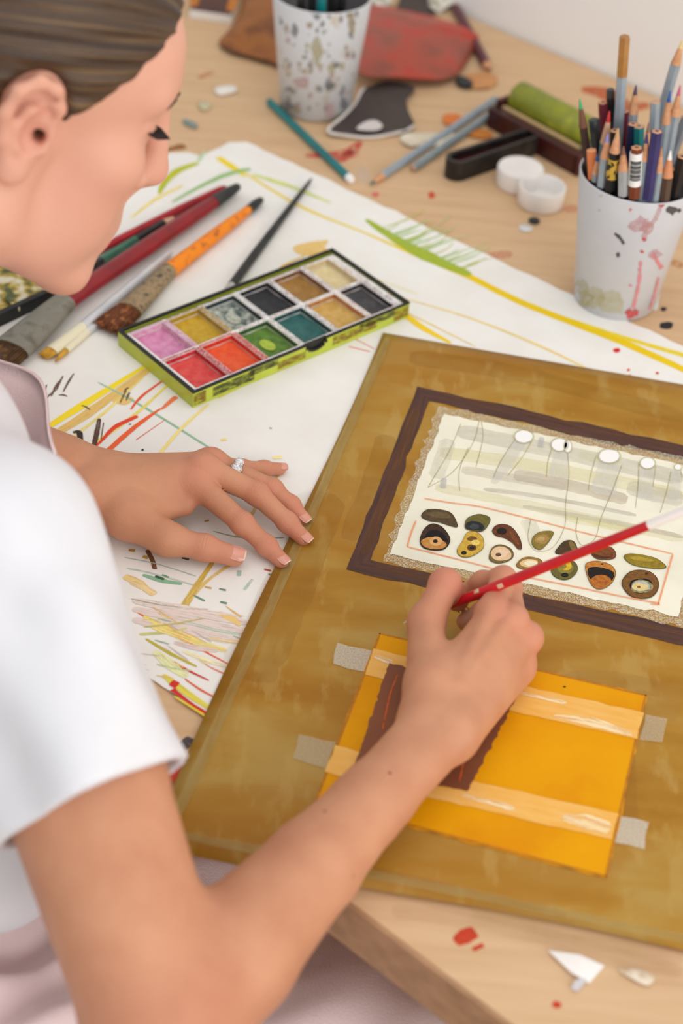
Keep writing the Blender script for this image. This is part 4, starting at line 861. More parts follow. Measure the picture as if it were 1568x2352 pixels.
STICKS = [
 ('tall ochre ended grey pencil standing highest in the right cup', (1212, 60), (1160, 800), m_gb, dict(end=(.036, lac('ochre', (176, 124, 62))), r=.0048)),
 ('long grey pencil leaning right out of the right cup, sharpened wood up', (1566, 85), (1370, 760), m_gb, dict(tipc=(230, 200, 130), tl=.022, r=.0047)),
 ('dark brown pencil with a bright green lead at the left of the right cup', (935, 445), (992, 860), DKB, dict(tipc=(50, 176, 110), tl=.026, woodc=(116, 76, 58))),
 ('short black round-ended pencil near the left rim of the right cup', (1020, 570), (1045, 800), lac('charcoal', (52, 54, 58)), dict(end=(.012, lac('charcoal', (52, 54, 58))), r=.0052)),
 ('short orange wooden pencil at the left front of the right cup', (1007, 760), (980, 935), lac('orange wood', (222, 130, 78)), dict(r=.0046)),
 ('pencil with a red lead and pale wood in the right cup', (1118, 520), (1075, 830), m_gb, dict(tipc=(214, 50, 46), tl=.030, woodc=(226, 180, 150), r=.0046)),
 ('grey pencil with a pale violet lead at the front left of the right cup', (1108, 660), (1052, 985), m_gb, dict(tipc=(150, 140, 206), tl=.022, r=.0047)),
 ('thin black pencil standing just left of the ochre ended one', (1124, 385), (1128, 760), BLK, dict(end=(.008, lac('smoke', (74, 72, 70))), r=.0040)),
 ('maroon pencil standing behind the red tipped one', (1078, 468), (1090, 760), lac('crimson', (112, 30, 50)), dict(r=.0046)),
 ('black pencil with gold print and raw wood tip at the cup front', (1172, 625), (1105, 1010), BLK, dict(tipc=(206, 160, 110), tl=.022, band=(.006, .024, m_gold), r=.0048)),
 ('light grey pencil with cedar tip beside the barcode pencil', (1204, 735), (1192, 1045), lac('pale grey', (178, 182, 184)), dict(tipc=(130, 90, 70), tl=.022, r=.0047)),
 ('sienna pencil wrapped with a white barcode label', (1284, 745), (1265, 1062), lac('sienna', (132, 66, 40)), dict(band=(.004, .034, m_barc), r=.0052)),
 ('grey pencil with a purple lead right of the barcode pencil', (1349, 660), (1318, 1045), m_gb, dict(tipc=(84, 66, 140), tl=.024)),
 ('grey pencil with wood tip hiding behind the purple lead', (1358, 590), (1340, 900), m_gb, dict(tipc=(150, 110, 90), tl=.026, r=.0042)),
 ('indigo pencil with a flat end at the front of the right cup', (1408, 645), (1352, 1068), NAV, dict(r=.0050)),
 ('teal pencil with flat end in the middle of the right cup', (1299, 615), (1292, 900), m_teal, dict(r=.0050)),
 ('dark blue pencil squeezed behind the teal one', (1262, 600), (1246, 880), DBL, dict(r=.0048)),
 ('grey pencil with violet and gold point in the middle of the right cup', (1281, 360), (1232, 800), m_gb, dict(tipc=(74, 56, 96), tl=.026, r=.0048)),
 ('slim grey pencil with cedar tip right of the indigo one', (1437, 745), (1392, 1050), m_gb, dict(tipc=(190, 130, 90), tl=.022, r=.0042)),
 ('grey pencil with a bright blue lead at the right of the cup', (1490, 395), (1425, 860), m_gb, dict(tipc=(30, 84, 160), tl=.030, r=.0046)),
 ('grey pencil with a pink lead leaning at the far right', (1552, 360), (1462, 860), m_gb, dict(tipc=(206, 100, 120), tl=.028, r=.0046)),
 ('dark brown pencil with a white lead at the right front', (1492, 762), (1452, 1050), lac('umber', (92, 72, 60)), dict(tipc=(240, 238, 234), tl=.024, woodc=(206, 140, 100), r=.0052)),
 ('black pencil leaning at the right rim of the right cup', (1566, 800), (1512, 1030), BLK, dict(r=.0052)),
 ('grey pencil slanting behind the white lead pencil', (1590, 560), (1490, 820), lac('slate', (132, 138, 146)), dict(r=.0046)),
 ('short blue tipped pencil behind the orange wooden one', (1044, 785), (1018, 950), m_gb, dict(tipc=(30, 90, 160), tl=.018, r=.0036)),
 ('crimson pencil glimpsed behind the ochre ended one', (1212, 520), (1205, 800), lac('crimson', (150, 40, 60)), dict(r=.0044)),
 ('grey flat ended pencil behind the long leaning one', (1400, 465), (1375, 860), m_gb, dict(r=.0046)),
 ('black pencil filling the back of the right cup', (1150, 640), (1150, 880), BLK, dict(r=.0044)),
 ('second black pencil low at the right of the cup', (1530, 880), (1490, 1020), BLK, dict(r=.0050)),
]
for lab, tz, lz, body, kw in STICKS:
    b_, t_ = cup_stick(tz, lz, gR); pencil(lab, CUPG, b_, t_, body, **kw)
bar_t = [o for o in bpy.data.objects if o.get('label', '').startswith('sienna pencil')][0]
band = [o for o in bar_t.children if o.name.startswith('label_band')][0]
vs = np.array([v.co for v in band.data.vertices]); p0, p1 = vs[:12].mean(0), vs[12:].mean(0); d = nrm(p1-p0); L = np.linalg.norm(p1-p0)
fc = nrm(CAM-(p0+p1)/2); fc = nrm(fc-d*(fc@d)); sd = np.cross(d, fc); mb = MB()
for k in range(11):
    q = p0+d*(L*(.22+.055*k)); hw = (.0012, .0007, .0015, .0006, .0011)[k % 5]*.6
    v = []
    for u in np.linspace(-.9, .9, 6):
        for e in (-hw, hw): v.append(q+d*e+(fc*math.cos(u)+sd*math.sin(u))*.00562)
    mb.add(v, [(2*i, 2*i+1, 2*i+3, 2*i+2) for i in range(5)])
mb.build('barcode', m_blk, band)
# a few sticks in the far cup, tops out of the frame
for lab, tz, lz, body in (('teal pencil standing in the far speckled cup', (740, -60), (738, 14), m_teal), ('black pencil left in the far speckled cup', (690, -50), (692, 8), BLK), ('black pencil right in the far speckled cup', (790, -40), (784, 6), BLK), ('charcoal pencil in the middle of the far cup', (715, -90), (716, 0), lac('charcoal', (52, 54, 58))), ('dark brush handle in the far speckled cup', (765, -90), (762, 0), m_blk)):
    b_, t_ = cup_stick(tz, lz, gL, lambda x, y: (x, y)); pencil(lab, 'pencils standing in the far speckled cup', b_, t_, body, r=.0050)

# ------------------------------------------------------------------ brayer
m_olive = mat('olive inked rubber', (138, 142, 28), (168, 164, 50), scale=45, rough=.4, c3=(122, 130, 34), bump=.2, bscale=300, spec=.5)
m_drp = mat('dark red plastic', (70, 20, 20), (48, 14, 16), scale=50, rough=.35, spec=.5)
m_hand = mat('stained black handle', (34, 30, 30), (62, 56, 46), scale=60, rough=.4, lo=.45, hi=.75)
m_steel = mat('steel plate', (120, 122, 126), rough=.35, metal=.7)
f0, f1 = tp(1116, 292), tp(1318, 404); fd = nrm(f1-f0); fl = np.linalg.norm(f1-f0); fp = V(-fd[1], fd[0], 0); fp = fp*np.sign(fp@V(.6, .8, 0))
br = thing('brayer', 'ink roller with olive rubber drum, dark red frame and black handle', 'ink roller', (f0+f1)/2)
MB().add(*prism([f0, f1, f1+fp*.011, f0+fp*.011], TZ+.0004, TZ+.023, .002)).build('frame_bar', m_drp, br, smooth=False)
for k, (q, m) in enumerate(((f0, m_drp), (f1-fd*.006, m_steel))):
    MB().add(*prism([q+fp*.011, q+fd*.006+fp*.011, q+fd*.006+fp*.046, q+fp*.046], TZ+.010, TZ+.030, .002)).build('side_plate', m, br, smooth=False)
MB().add(*prism([f1-fd*.004, f1+fd*.003, f1+fd*.003+fp*.030, f1-fd*.004+fp*.030], TZ+.0004, TZ+.024, .002)).build('end_block', m_drp, br, smooth=False)
ra, rb_ = f0+fd*.0075+fp*.036+V(0, 0, .0285), f1-fd*.0075+fp*.036+V(0, 0, .0285); L = np.linalg.norm(rb_-ra); dd = nrm(rb_-ra)
seg('roller', br, m_olive, [ra, ra+dd*.001, rb_-dd*.001, rb_], [.0158, .0168, .0168, .0158], n=40)
seg('axle', br, m_steel, [ra-dd*.009, rb_+dd*.009], .0025)
MB().add(*prism([f0+fd*.008+fp*.0118, f1-fd*.008+fp*.0118, f1-fd*.008+fp*.0165, f0+fd*.008+fp*.0165], TZ+.0215, TZ+.0238)).build('scraper_strip', mat('tan strip', (196, 166, 122), rough=.5), br, smooth=False)
h0, h1 = tp(1046, 404), (f0+f1)/2-fp*.0005; hd = nrm(h0-h1); hs = V(-hd[1], hd[0], 0); r0, r1 = .0120, .0105
P = [h1+hs*r1, h1-hs*r1]+[h0+hs*r0*math.cos(a+PI)+hd*r0*math.sin(a) for a in np.linspace(0, PI, 13)]
PH = P
P2 = [h1+hs*(r1-.004), h1-hs*(r1-.004)]+[h0+hs*(r0-.004)*math.cos(a+PI)+hd*(r0-.004)*math.sin(a) for a in np.linspace(0, PI, 13)]
MB().add(*ring_prism(PH, P2, TZ+.0004, TZ+.0215)).build('handle', m_hand, br, sharp=40); MB().add(*prism(P2, TZ+.0006, TZ+.0150)).build('handle_groove', m_drp, br)

# ------------------------------------------------------------------ lids, discs, scraps
m_lid = mat('white plastic lid', (238, 234, 230), (230, 226, 222), scale=30, rough=.4, sss=.0)
c = tp(1190, 424); t = thing('jar_lid', 'white plastic lid standing closed side up beside the roller handle', 'lid', c, 'white plastic lids')
MB().add(*lathe(c, [(0, .0004), (.0222, .0004), (.0226, .002), (.0232, .0185), (.0225, .0200), (.0212, .0205), (.0195, .0206), (0, .0207)], 48)).build('lid_shell', m_lid, t)
c = tp(1239, 468); t = thing('jar_lid', 'upturned white plastic lid showing a blue stain inside, nearer the cup', 'lid', c, 'white plastic lids')
MB().add(*lathe(c, [(0, .0004), (.0215, .0004), (.0225, .0016), (.0232, .0205), (.0226, .0212), (.0214, .0208), (.0206, .0048), (.019, .0038), (0, .0036)], 48)).build('lid_shell', m_lid, t)
v, f, uv = flat([c+V(.009*math.cos(a)*(1+.2*math.sin(3*a)), .005*math.sin(a), 0) for a in np.linspace(0, 2*PI, 15)[:-1]], c[2]+.0042); MB().add(v, f, uv).build('blue_stain', paint('blue stain', (110, 140, 190), (150, 170, 206), dry=.3, su=200, sv=200), t)
c = tp(1226, 510); o = MB().add(*lathe(c, [(0, .0003), (.0050, .0003), (.0056, .001), (.0056, .002), (.0050, .0028), (0, .003)], 24)).build('button', m_blk); tag(o, 'small black disc on the desk below the upturned lid', 'disc')
c = tp(1207, 525); o = MB().add(*lathe(c, [(0, .0003), (.0066, .0003), (.0070, .0006), (.0066, .0010), (0, .0012)], 24)).build('bead_disc', mat('milky plastic', (214, 214, 212), rough=.25, spec=.6)); tag(o, 'small milky translucent disc beside the black one', 'disc')
def scrap(name, label, cat, P, m, h=.004, dome=.0, th=.0012, edge=None, lift=None, smooth=True):
    "curled piece of sheet: outline in photograph pixels, dome lifts its middle, lift(i) its rim"
    Q = smooth_poly([tp(*p) for p in P], 3) if smooth else [tp(*p) for p in P]; n = len(Q); c = sum(Q)/n; v = []; f = []
    R_ = 6
    for sgn in (1, 0):
        for k in range(R_+1):
            s = k/R_
            for i, q in enumerate(Q):
                z = TZ+.0004+(h+(lift(i/n) if lift else 0))*s+dome*(1-s*s)+(h*(1-s))+th*sgn
                p = c+(q-c)*s; v.append(V(p[0], p[1], z))
    B_ = (R_+1)*n
    for k in range(R_):
        for i in range(n):
            a, b = k*n+i, k*n+(i+1) % n; f.append((a, a+n, b+n, b)); f.append((B_+a, B_+b, B_+b+n, B_+a+n))
    for i in range(n):
        a, b = R_*n+i, R_*n+(i+1) % n; f.append((a, B_+a, B_+b, b))
    t = thing(name, label, cat, V(c[0], c[1], TZ)); MB().add(v, f).build('sheet', m, t, sharp=60)
    if edge:
        idx, em, wd_ = edge; i0, i1 = [int(x*n) for x in idx]; pts = [v[R_*n+(i % n)]+V(0, 0, .0002) for i in range(i0, i1+1)]
        mb = MB(); mb.add(*tube(pts, wd_, n=6)); mb.build('torn_edge', em, t)
    return t
Y = lambda x, y: (430+x/2.0907, y/2.0907)
m_lea = mat('brown leather', (140, 84, 40), (118, 68, 32), scale=28, rough=.55, c3=(156, 96, 44), bump=.3, bscale=120)
m_redl = mat('red painted leather', (178, 50, 34), (134, 70, 54), scale=26, rough=.4, c3=(164, 72, 54), bump=.2, bscale=120, spec=.5)
m_drk = mat('dark brown card', (76, 66, 62), (66, 56, 54), scale=20, rough=.7)
m_wed = mat('torn white edge', (226, 220, 214), (206, 198, 190), scale=90, rough=.8)
scrap('leather_scrap', 'brown leather scrap lying left of the far speckled cup', 'leather', [Y(150, 222), Y(200, 160), Y(250, 80), Y(285, -30), Y(440, -60), Y(470, 60), Y(460, 320), Y(400, 318), Y(300, 290), Y(215, 268)], m_lea, h=.003, dome=.010, edge=((.62, .98), mat('dark leather edge', (96, 60, 34), rough=.7), .0012))
scrap('leather_scrap', 'curled red painted leather scrap right of the far speckled cup', 'leather', [Y(800, 110), Y(890, 92), Y(1010, 118), Y(1200, 160), Y(1340, 196), Y(1396, 212), Y(1380, 240), Y(1350, 300), Y(1290, 385), Y(1200, 425), Y(1000, 430), Y(830, 425), Y(790, 300)], m_redl, h=.010, dome=.018, edge=((.05, .32), mat('bright red edge', (206, 70, 52), rough=.5), .0010), lift=lambda s: .006*math.sin(s*9))
scrap('card_scrap', 'dark brown card scrap with torn white edges in front of the red leather', 'card', [Y(850, 440), Y(800, 530), Y(740, 595), Y(672, 655), Y(780, 668), Y(880, 668), Y(980, 655), Y(1085, 628), Y(1058, 560), Y(1050, 500), Y(1090, 440), Y(960, 400)], m_drk, h=.003, dome=.002, edge=((.0, .60), m_wed, .0018), lift=lambda s: .003*math.sin(s*11))
blot([Y(810, 655), Y(850, 620), Y(900, 612), Y(935, 640), Y(900, 662)], (214, 206, 202), 'torn patch', h=.0085)
scrap('card_scrap', 'dark brown card scrap at the top behind the red leather', 'card', [Y(985, 92), Y(1010, 40), Y(1040, -30), Y(1150, -40), Y(1165, 60), Y(1195, 155), Y(1090, 130)], m_drk, h=.004, dome=.004)
scrap('paper_scrap', 'crumpled cream paper scrap under the grey pencils', 'paper', [Y(1020, 668), Y(1080, 650), Y(1170, 640), Y(1230, 660), Y(1300, 650), Y(1290, 690), Y(1200, 712), Y(1120, 705), Y(1060, 712)], mat('cream paper', (224, 214, 194), (206, 194, 170), scale=70, rough=.8), h=.0008, dome=.001, lift=lambda s: .0015*math.sin(s*23))
scrap('paper_scrap', 'ochre orange scrap lying beside the roller handle', 'paper', [Y(1340, 650), Y(1400, 630), Y(1455, 640), Y(1460, 665), Y(1400, 672)], mat('ochre paper', (196, 120, 50), rough=.8), h=.0008, dome=.0)
scrap('paper_scrap', 'small orange square scrap left of the grey pencils', 'paper', [Y(1228, 560), Y(1300, 556), Y(1310, 590), Y(1240, 606)], mat('orange paper', (214, 122, 60), rough=.8), h=.0006, dome=0)
scrap('wood_shaving', 'round orange wood shaving beneath the maroon crayon', 'shaving', [Y(1310, 390), Y(1360, 362), Y(1430, 358), Y(1485, 380), Y(1470, 420), Y(1400, 435), Y(1340, 422)], mat('orange shaving', (206, 150, 100), (190, 130, 80), scale=60, rough=.7), h=.001, dome=.002)
scrap('charcoal_stub', 'small black charcoal stub beside the red leather', 'charcoal', [Y(1285, 395), Y(1310, 385), Y(1365, 412), Y(1355, 436), Y(1300, 425)], m_blk, h=.003, dome=.004, th=.002)
scrap('eraser_chip', 'white chip on the bare desk beside the forehead', 'eraser', [(495, 207), (535, 203), (542, 214), (502, 222)], mat('white chip', (226, 222, 214), rough=.7), h=.001, dome=.003, th=.002)
scrap('eraser_crumb', 'small pale crumb on the desk near the eyebrow', 'eraser', [(455, 240), (478, 238), (482, 252), (462, 256)], mat('pale crumb', (206, 200, 176), (170, 160, 110), scale=200, rough=.7), h=.001, dome=.003, th=.001)
scrap('chalk_stub', 'grey teal chalk stub on the desk beside the eye', 'chalk', [(425, 278), (452, 289), (448, 298), (421, 286)], mat('teal chalk', (124, 142, 138), rough=.8), h=.001, dome=.002, th=.001)
for lab, P in (('white and yellow rag scrap behind the dark card at the top', [Y(1150, 20), Y(1190, 0), Y(1260, 10), Y(1280, 40), Y(1230, 60), Y(1200, 75), Y(1160, 60)]), ('pale paint rag behind the red leather at the top', [Y(870, 20), Y(920, 0), Y(980, 20), Y(960, 60), Y(900, 50)])):
    scrap('paint_rag', lab, 'rag', P, mat('paint rag', (226, 222, 212), (120, 116, 70), scale=80, rough=.9, lo=.45, hi=.7), h=.004, dome=.008, lift=lambda s: .003*math.sin(s*17))
# picture pad at the far top left
pq = [tp(*Y(10, 88)), tp(*Y(212, 118)), tp(*Y(290, -140)), tp(*Y(90, -160))]
pad = thing('sketch_pad', 'white edged sketch pad with a brown and orange cover at the top behind the head', 'sketchbook', sum(pq)/4)
MB().add(*prism(pq, TZ+.0004, TZ+.010, .0004)).build('page_block', m_paper2, pad, smooth=False)
pc = sum(pq)/4; MB().add(*prism([p+(pc-p)*.02 for p in pq], TZ+.0101, TZ+.0112)).build('cover', mat('brown cover', (92, 60, 52), (78, 50, 46), scale=30, rough=.6), pad, smooth=False)
for a, b, t_ in ((0, 3, .05), (1, 2, .08)):
    p, q = pq[a]+(pc-pq[a])*.06, pq[b]+(pc-pq[b])*.06; v, f, uv = ribbon([p+(pc-p)*t_, (p+q)/2+(pc-(p+q)/2)*t_, q+(pc-q)*t_], .010, TZ+.0114, 3); MB().add(v, f, uv).build('orange_border', paint('cover orange', (206, 130, 50), (180, 104, 40), dry=.1), pad)
# loose bits at the wall and near the front edge
scrap('tape_stub', 'small black tape stub at the foot of the wall behind the pencils', 'tape', [(1432, 150), (1448, 146), (1456, 162), (1440, 172)], m_blk, h=.004, dome=.006, th=.003)
scrap('paper_scrap', 'torn white paper triangle peeking out under the painting near the desk edge', 'paper', [(1258, 2188), (1330, 2200), (1386, 2222), (1352, 2260), (1310, 2240)], mat('white scrap', (236, 232, 228), rough=.8), h=.0006, dome=.001, smooth=False, lift=lambda s: .001*math.sin(s*9))
scrap('paper_scrap', 'small grey white paper scrap at the tip of the torn triangle', 'paper', [(1318, 2258), (1338, 2248), (1345, 2256), (1326, 2280), (1310, 2274)], mat('grey scrap', (206, 202, 204), rough=.8), h=.0005, dome=0, smooth=False)
scrap('paper_scrap', 'curled cream paper scrap under the painting at the lower right', 'paper', [(1420, 2232), (1470, 2234), (1500, 2250), (1490, 2266), (1468, 2262), (1440, 2246)], mat('cream scrap', (226, 214, 196), (180, 140, 80), scale=120, rough=.8), h=.0008, dome=.001)
# ------------------------------------------------------------------ the painter: one continuous body from smoothly blended volumes
class Prim:
    def __init__(s, kind, a, b=None, r0=0, r1=0, k=.008, Rm=None, rad=None):
        s.kind = kind; s.a = np.asarray(a, float); s.k = k; s.r0 = r0; s.r1 = r1
        if kind == 'cap':
            s.b = np.asarray(b, float); s.c = (s.a+s.b)/2; s.R = np.linalg.norm(s.b-s.a)/2+max(r0, r1)
        else:
            s.rad = np.asarray(rad, float); s.Rm = np.eye(3) if Rm is None else np.asarray(Rm, float); s.c = s.a; s.R = s.rad.max()
    def d(s, P):
        if s.kind == 'cap':
            ab = s.b-s.a; t = np.clip((P-s.a)@ab/(ab@ab+1e-12), 0, 1)
            return np.linalg.norm(P-s.a-t[:, None]*ab, axis=1)-(s.r0+(s.r1-s.r0)*t)
        q = (P-s.a)@s.Rm; k0 = np.linalg.norm(q/s.rad, axis=1); k1 = np.linalg.norm(q/s.rad**2, axis=1)
        return k0*(k0-1)/(k1+1e-9)
def smin(a, b, k):
    h = np.maximum(k-np.abs(a-b), 0)/k
    return np.minimum(a, b)-h*h*k*.25
def smax(a, b, k): return -smin(-a, -b, k)
def cap(a, b, r0, r1=None, k=.008): return Prim('cap', a, b, r0, r0 if r1 is None else r1, k)
def ell(c, rad, Rm=None, k=.008): return Prim('ell', c, rad=rad, Rm=Rm, k=k)
class Body:
    def __init__(s): s.base = []; s.chains = []; s.cuts = []
    def sdf(s, P, sel=None):
        base, chains, cuts = sel or (s.base, s.chains, s.cuts)
        d = np.full(len(P), .2)
        for p in base: d = smin(d, p.d(P), p.k)
        out = d
        for ch, k in chains:
            c = None
            for p in ch: x = p.d(P); c = x if c is None else smin(c, x, p.k)
            out = np.minimum(out, smin(d, c, k))
        for p in cuts: out = smax(out, -p.d(P), p.k)
        return out
    def near(s, c, rho):
        ok = lambda p: np.linalg.norm(p.c-c)-p.R < rho+.03
        return ([p for p in s.base if ok(p)], [([p for p in ch], k) for ch, k in s.chains if any(ok(p) for p in ch)], [p for p in s.cuts if ok(p)])
def polygonize(fn, near, lo, hi, h, blk=12):
    "surface nets over the cells near the surface; fn(P, sel) signed distance"
    lo = np.asarray(lo, float); n = np.ceil((np.asarray(hi)-lo)/h/blk).astype(int); N = n*blk
    G = np.full(N+1, np.float32(1.0), np.float32)
    bs = blk*h; rho = bs*.87
    ii = np.stack(np.meshgrid(*[np.arange(k) for k in n], indexing='ij'), -1).reshape(-1, 3)
    C_ = lo+(ii+.5)*bs; dc = np.concatenate([fn(C_[i:i+20000], None) for i in range(0, len(C_), 20000)])
    loc = np.stack(np.meshgrid(*[np.arange(blk+1)]*3, indexing='ij'), -1).reshape(-1, 3)
    for q, c, dd in zip(ii, C_, dc):
        if abs(dd) > rho+.035:
            if dd < 0: G[q[0]*blk:(q[0]+1)*blk+1, q[1]*blk:(q[1]+1)*blk+1, q[2]*blk:(q[2]+1)*blk+1] = -1
    for q, c, dd in zip(ii, C_, dc):
        if abs(dd) <= rho+.035:
            sel = near(c, rho)
            v = fn(lo+(q*blk+loc)*h, sel).reshape(blk+1, blk+1, blk+1)
            G[q[0]*blk:(q[0]+1)*blk+1, q[1]*blk:(q[1]+1)*blk+1, q[2]*blk:(q[2]+1)*blk+1] = v
    S = G < 0
    cnt = np.zeros(N, np.uint8)
    for a in (0, 1):
        for b in (0, 1):
            for c in (0, 1): cnt += S[a:N[0]+a, b:N[1]+b, c:N[2]+c]
    act = np.argwhere((cnt > 0) & (cnt < 8)); idx = np.full(N, -1, np.int32); idx[tuple(act.T)] = np.arange(len(act))
    cor = np.array([(a, b, c) for a in (0, 1) for b in (0, 1) for c in (0, 1)]); val = np.stack([G[tuple((act+k).T)] for k in cor], 1)
    acc = np.zeros((len(act), 3)); num = np.zeros(len(act))
    for i in range(8):
        for j in range(i+1, 8):
            if np.abs(cor[i]-cor[j]).sum() != 1: continue
            m = (val[:, i] < 0) != (val[:, j] < 0); t = val[m, i]/(val[m, i]-val[m, j])
            acc[m] += cor[i]+t[:, None]*(cor[j]-cor[i]); num[m] += 1
    vert = lo+(act+acc/num[:, None])*h
    quads = []
    for ax in range(3):
        o1, o2 = [(1, 2), (2, 0), (0, 1)][ax]
        s0 = S[tuple(slice(0, N[k]) for k in range(3))]
        sh = [slice(0, N[k]) for k in range(3)]; sh[ax] = slice(1, N[ax]+1); s1 = S[tuple(sh)]
        e = np.argwhere(s0 != s1); e = e[(e[:, o1] > 0) & (e[:, o2] > 0)]
        u = np.zeros(3, int); u[o1] = 1; w = np.zeros(3, int); w[o2] = 1
        q = np.stack([idx[tuple((e-u-w).T)], idx[tuple((e-w).T)], idx[tuple(e.T)], idx[tuple((e-u).T)]], 1)
        flip = ~s0[tuple(e.T)]; q[flip] = q[flip][:, ::-1]; quads.append(q[(q >= 0).all(1)])
    return vert, np.concatenate(quads)
def grad(fn, P, e=.0004):
    g = np.zeros_like(P)
    for k in range(3):
        d = np.zeros(3); d[k] = e; g[:, k] = fn(P+d)-fn(P-d)
    return g/(2*e)
def snap(fn, P, it=2):
    for _ in range(it):
        g = grad(fn, P); d = fn(P); P = P-np.clip(d/np.maximum((g*g).sum(1), .3), -.002, .002)[:, None]*g
    return P

body = Body(); B_ = body.base
# --- head frame (ear axis midpoint, forward / right / up)
HS = .985; HO = V(-.2234, .9872, 1.0969)
HF, HR, HU = V(.8718, .2237, -.4358), V(.3182, -.935, .1566), V(.3725, .2752, .8863)
_a = math.radians(8); HF, HR = HF*math.cos(_a)-HR*math.sin(_a), HR*math.cos(_a)+HF*math.sin(_a); HO = HO-HF*.006
HM = np.stack([HF, HR, HU], 1)
def hp(f, r, u): return HO+HM@(V(f, r, u)*HS)
def hell(f, r, u, a, b, c, k=.012, rot=None): return ell(hp(f, r, u), V(a, b, c)*HS, HM if rot is None else HM@rot, k)
def hcap(p, q, r0, r1=None, k=.01): return cap(hp(*p), hp(*q), r0*HS, (r0 if r1 is None else r1)*HS, k)
def roty(a): c, s = math.cos(a), math.sin(a); return np.array([[c, 0, s], [0, 1, 0], [-s, 0, c]])
B_ += [hell(-.004, 0, .046, .094, .073, .083), hell(.048, 0, .045, .046, .058, .048, .02), hell(.042, 0, -.022, .046, .054, .082, .02)]
for s in (1, -1):
    B_ += [hcap((.000, s*.058, -.012), (.000, s*.053, -.066), .013, .013, .02), hcap((.000, s*.052, -.066), (.078, s*.014, -.098), .014, .014, .022), hcap((.0, s*.03, -.075), (.07, s*.008, -.095), .016, .012, .02),
           hell(.062, s*.044, -.010, .022, .018, .018, .02), hell(.052, s*.034, -.05, .030, .020, .034, .02), hcap((.088, s*.010, .044), (.070, s*.046, .040), .009, .008, .012),
           hell(.074, s*.031, .022, .0135, .0150, .0125, .006), hcap((.086, s*.018, .021), (.072, s*.046, .020), .0035, .003, .004), hcap((.101, 0, -.022), (.099, s*.012, -.022), .008, .0072, .006), hcap((.094, 0, -.061), (.083, s*.019, -.064), .0068, .004, .006), hcap((.092, 0, -.074), (.082, s*.017, -.070), .0070, .004, .006)]
B_ += [hell(.080, 0, -.100, .013, .017, .013, .018), hell(.078, 0, -.058, .021, .028, .03, .02), hcap((.094, 0, .034), (.113, 0, -.016), .0075, .0088, .012), hell(.111, 0, -.017, .0088, .0092, .0082, .008), hcap((.105, 0, -.026), (.096, 0, -.052), .004, .004, .008)]
for s in (1, -1): body.cuts += [hell(.096, s*.034, .0265, .012, .014, .009, .012), hell(.107, s*.0065, -.029, .005, .003, .003, .003)]
body.cuts += [hcap((.104, 0, -.0675), (.088, .016, -.067), .0010, .0008, .004), hcap((.104, 0, -.0675), (.088, -.016, -.067), .0010, .0008, .004)]
# ears
for s in (1, -1):
    E_ = lambda f, o, u: (f, s*(.0685+o), u)
    B_ += [hell(-.010, s*.071, .003, .015, .0050, .027, .005, roty(-.22))]
    hel = [(.004, .003, .006), (.004, .006, .020), (-.004, .010, .031), (-.016, .013, .033), (-.026, .014, .024), (-.028, .012, .008), (-.022, .009, -.008), (-.014, .006, -.020)]
    for a, b in zip(hel[:-1], hel[1:]): B_.append(hcap(E_(*a), E_(*b), .0040, None, .004))
    ant = [(-.004, .007, .020), (-.014, .009, .014), (-.018, .009, .002), (-.012, .008, -.010), (-.004, .006, -.014)]
    for a, b in zip(ant[:-1], ant[1:]): B_.append(hcap(E_(*a), E_(*b), .0032, None, .004))
    B_ += [hell(-.007, s*.0735, -.024, .0085, .005, .0095, .005), hcap(E_(.005, .003, .002), E_(.004, .004, -.008), .0044, .0040, .004)]
    body.cuts += [hell(-.004, s*.0785, -.001, .0085, .0075, .0105, .004), hcap(E_(-.001, .006, -.001), E_(.006, -.014, -.002), .0045, .003, .003), hcap(E_(-.002, .009, .026), E_(-.020, .012, .020), .0020, .0016, .003), hcap(E_(.000, .007, .014), E_(-.008, .010, .020), .0026, .002, .003)]
# --- trunk
SR, SL = V(-.196, .757, .934), V(-.462, .895, .955)
SM = (SR+SL)/2; LAT = nrm(SR-SL); TF = nrm(np.cross(ZUP, LAT)); NB = SM+V(0, 0, .055)+TF*.02
PEL = V(-.43, .63, .585); CH = SM-V(0, 0, .10)-TF*.01; UPT = nrm(SM-PEL)
TM = np.stack([LAT, nrm(np.cross(UPT, LAT)), UPT], 1)
B_ += [cap(NB-V(0, 0, .01), hp(-.022, 0, -.035), .054, .050, .03), cap(SM+V(0, 0, .02), NB+V(0, 0, .015), .06, .054, .04), ell(CH, (.135, .095, .15), TM, .05), ell((CH+PEL)/2-V(0, 0, .01), (.120, .088, .14), TM, .05), ell(PEL, (.155, .115, .10), None, .05)]
for q in (SR, SL): B_ += [cap(q, SM+V(0, 0, -.012), .046, .046, .03)]
# --- thighs (under the apron)
HIPR, HIPL = PEL+V(.075, -.045, -.03), PEL+V(-.06, .07, -.03)
KNR, KNL = V(.055, .675, .555), V(-.03, .95, .545)
B_ += [cap(HIPR, KNR, .082, .056, .05), cap(HIPL, KNL, .082, .056, .05)]
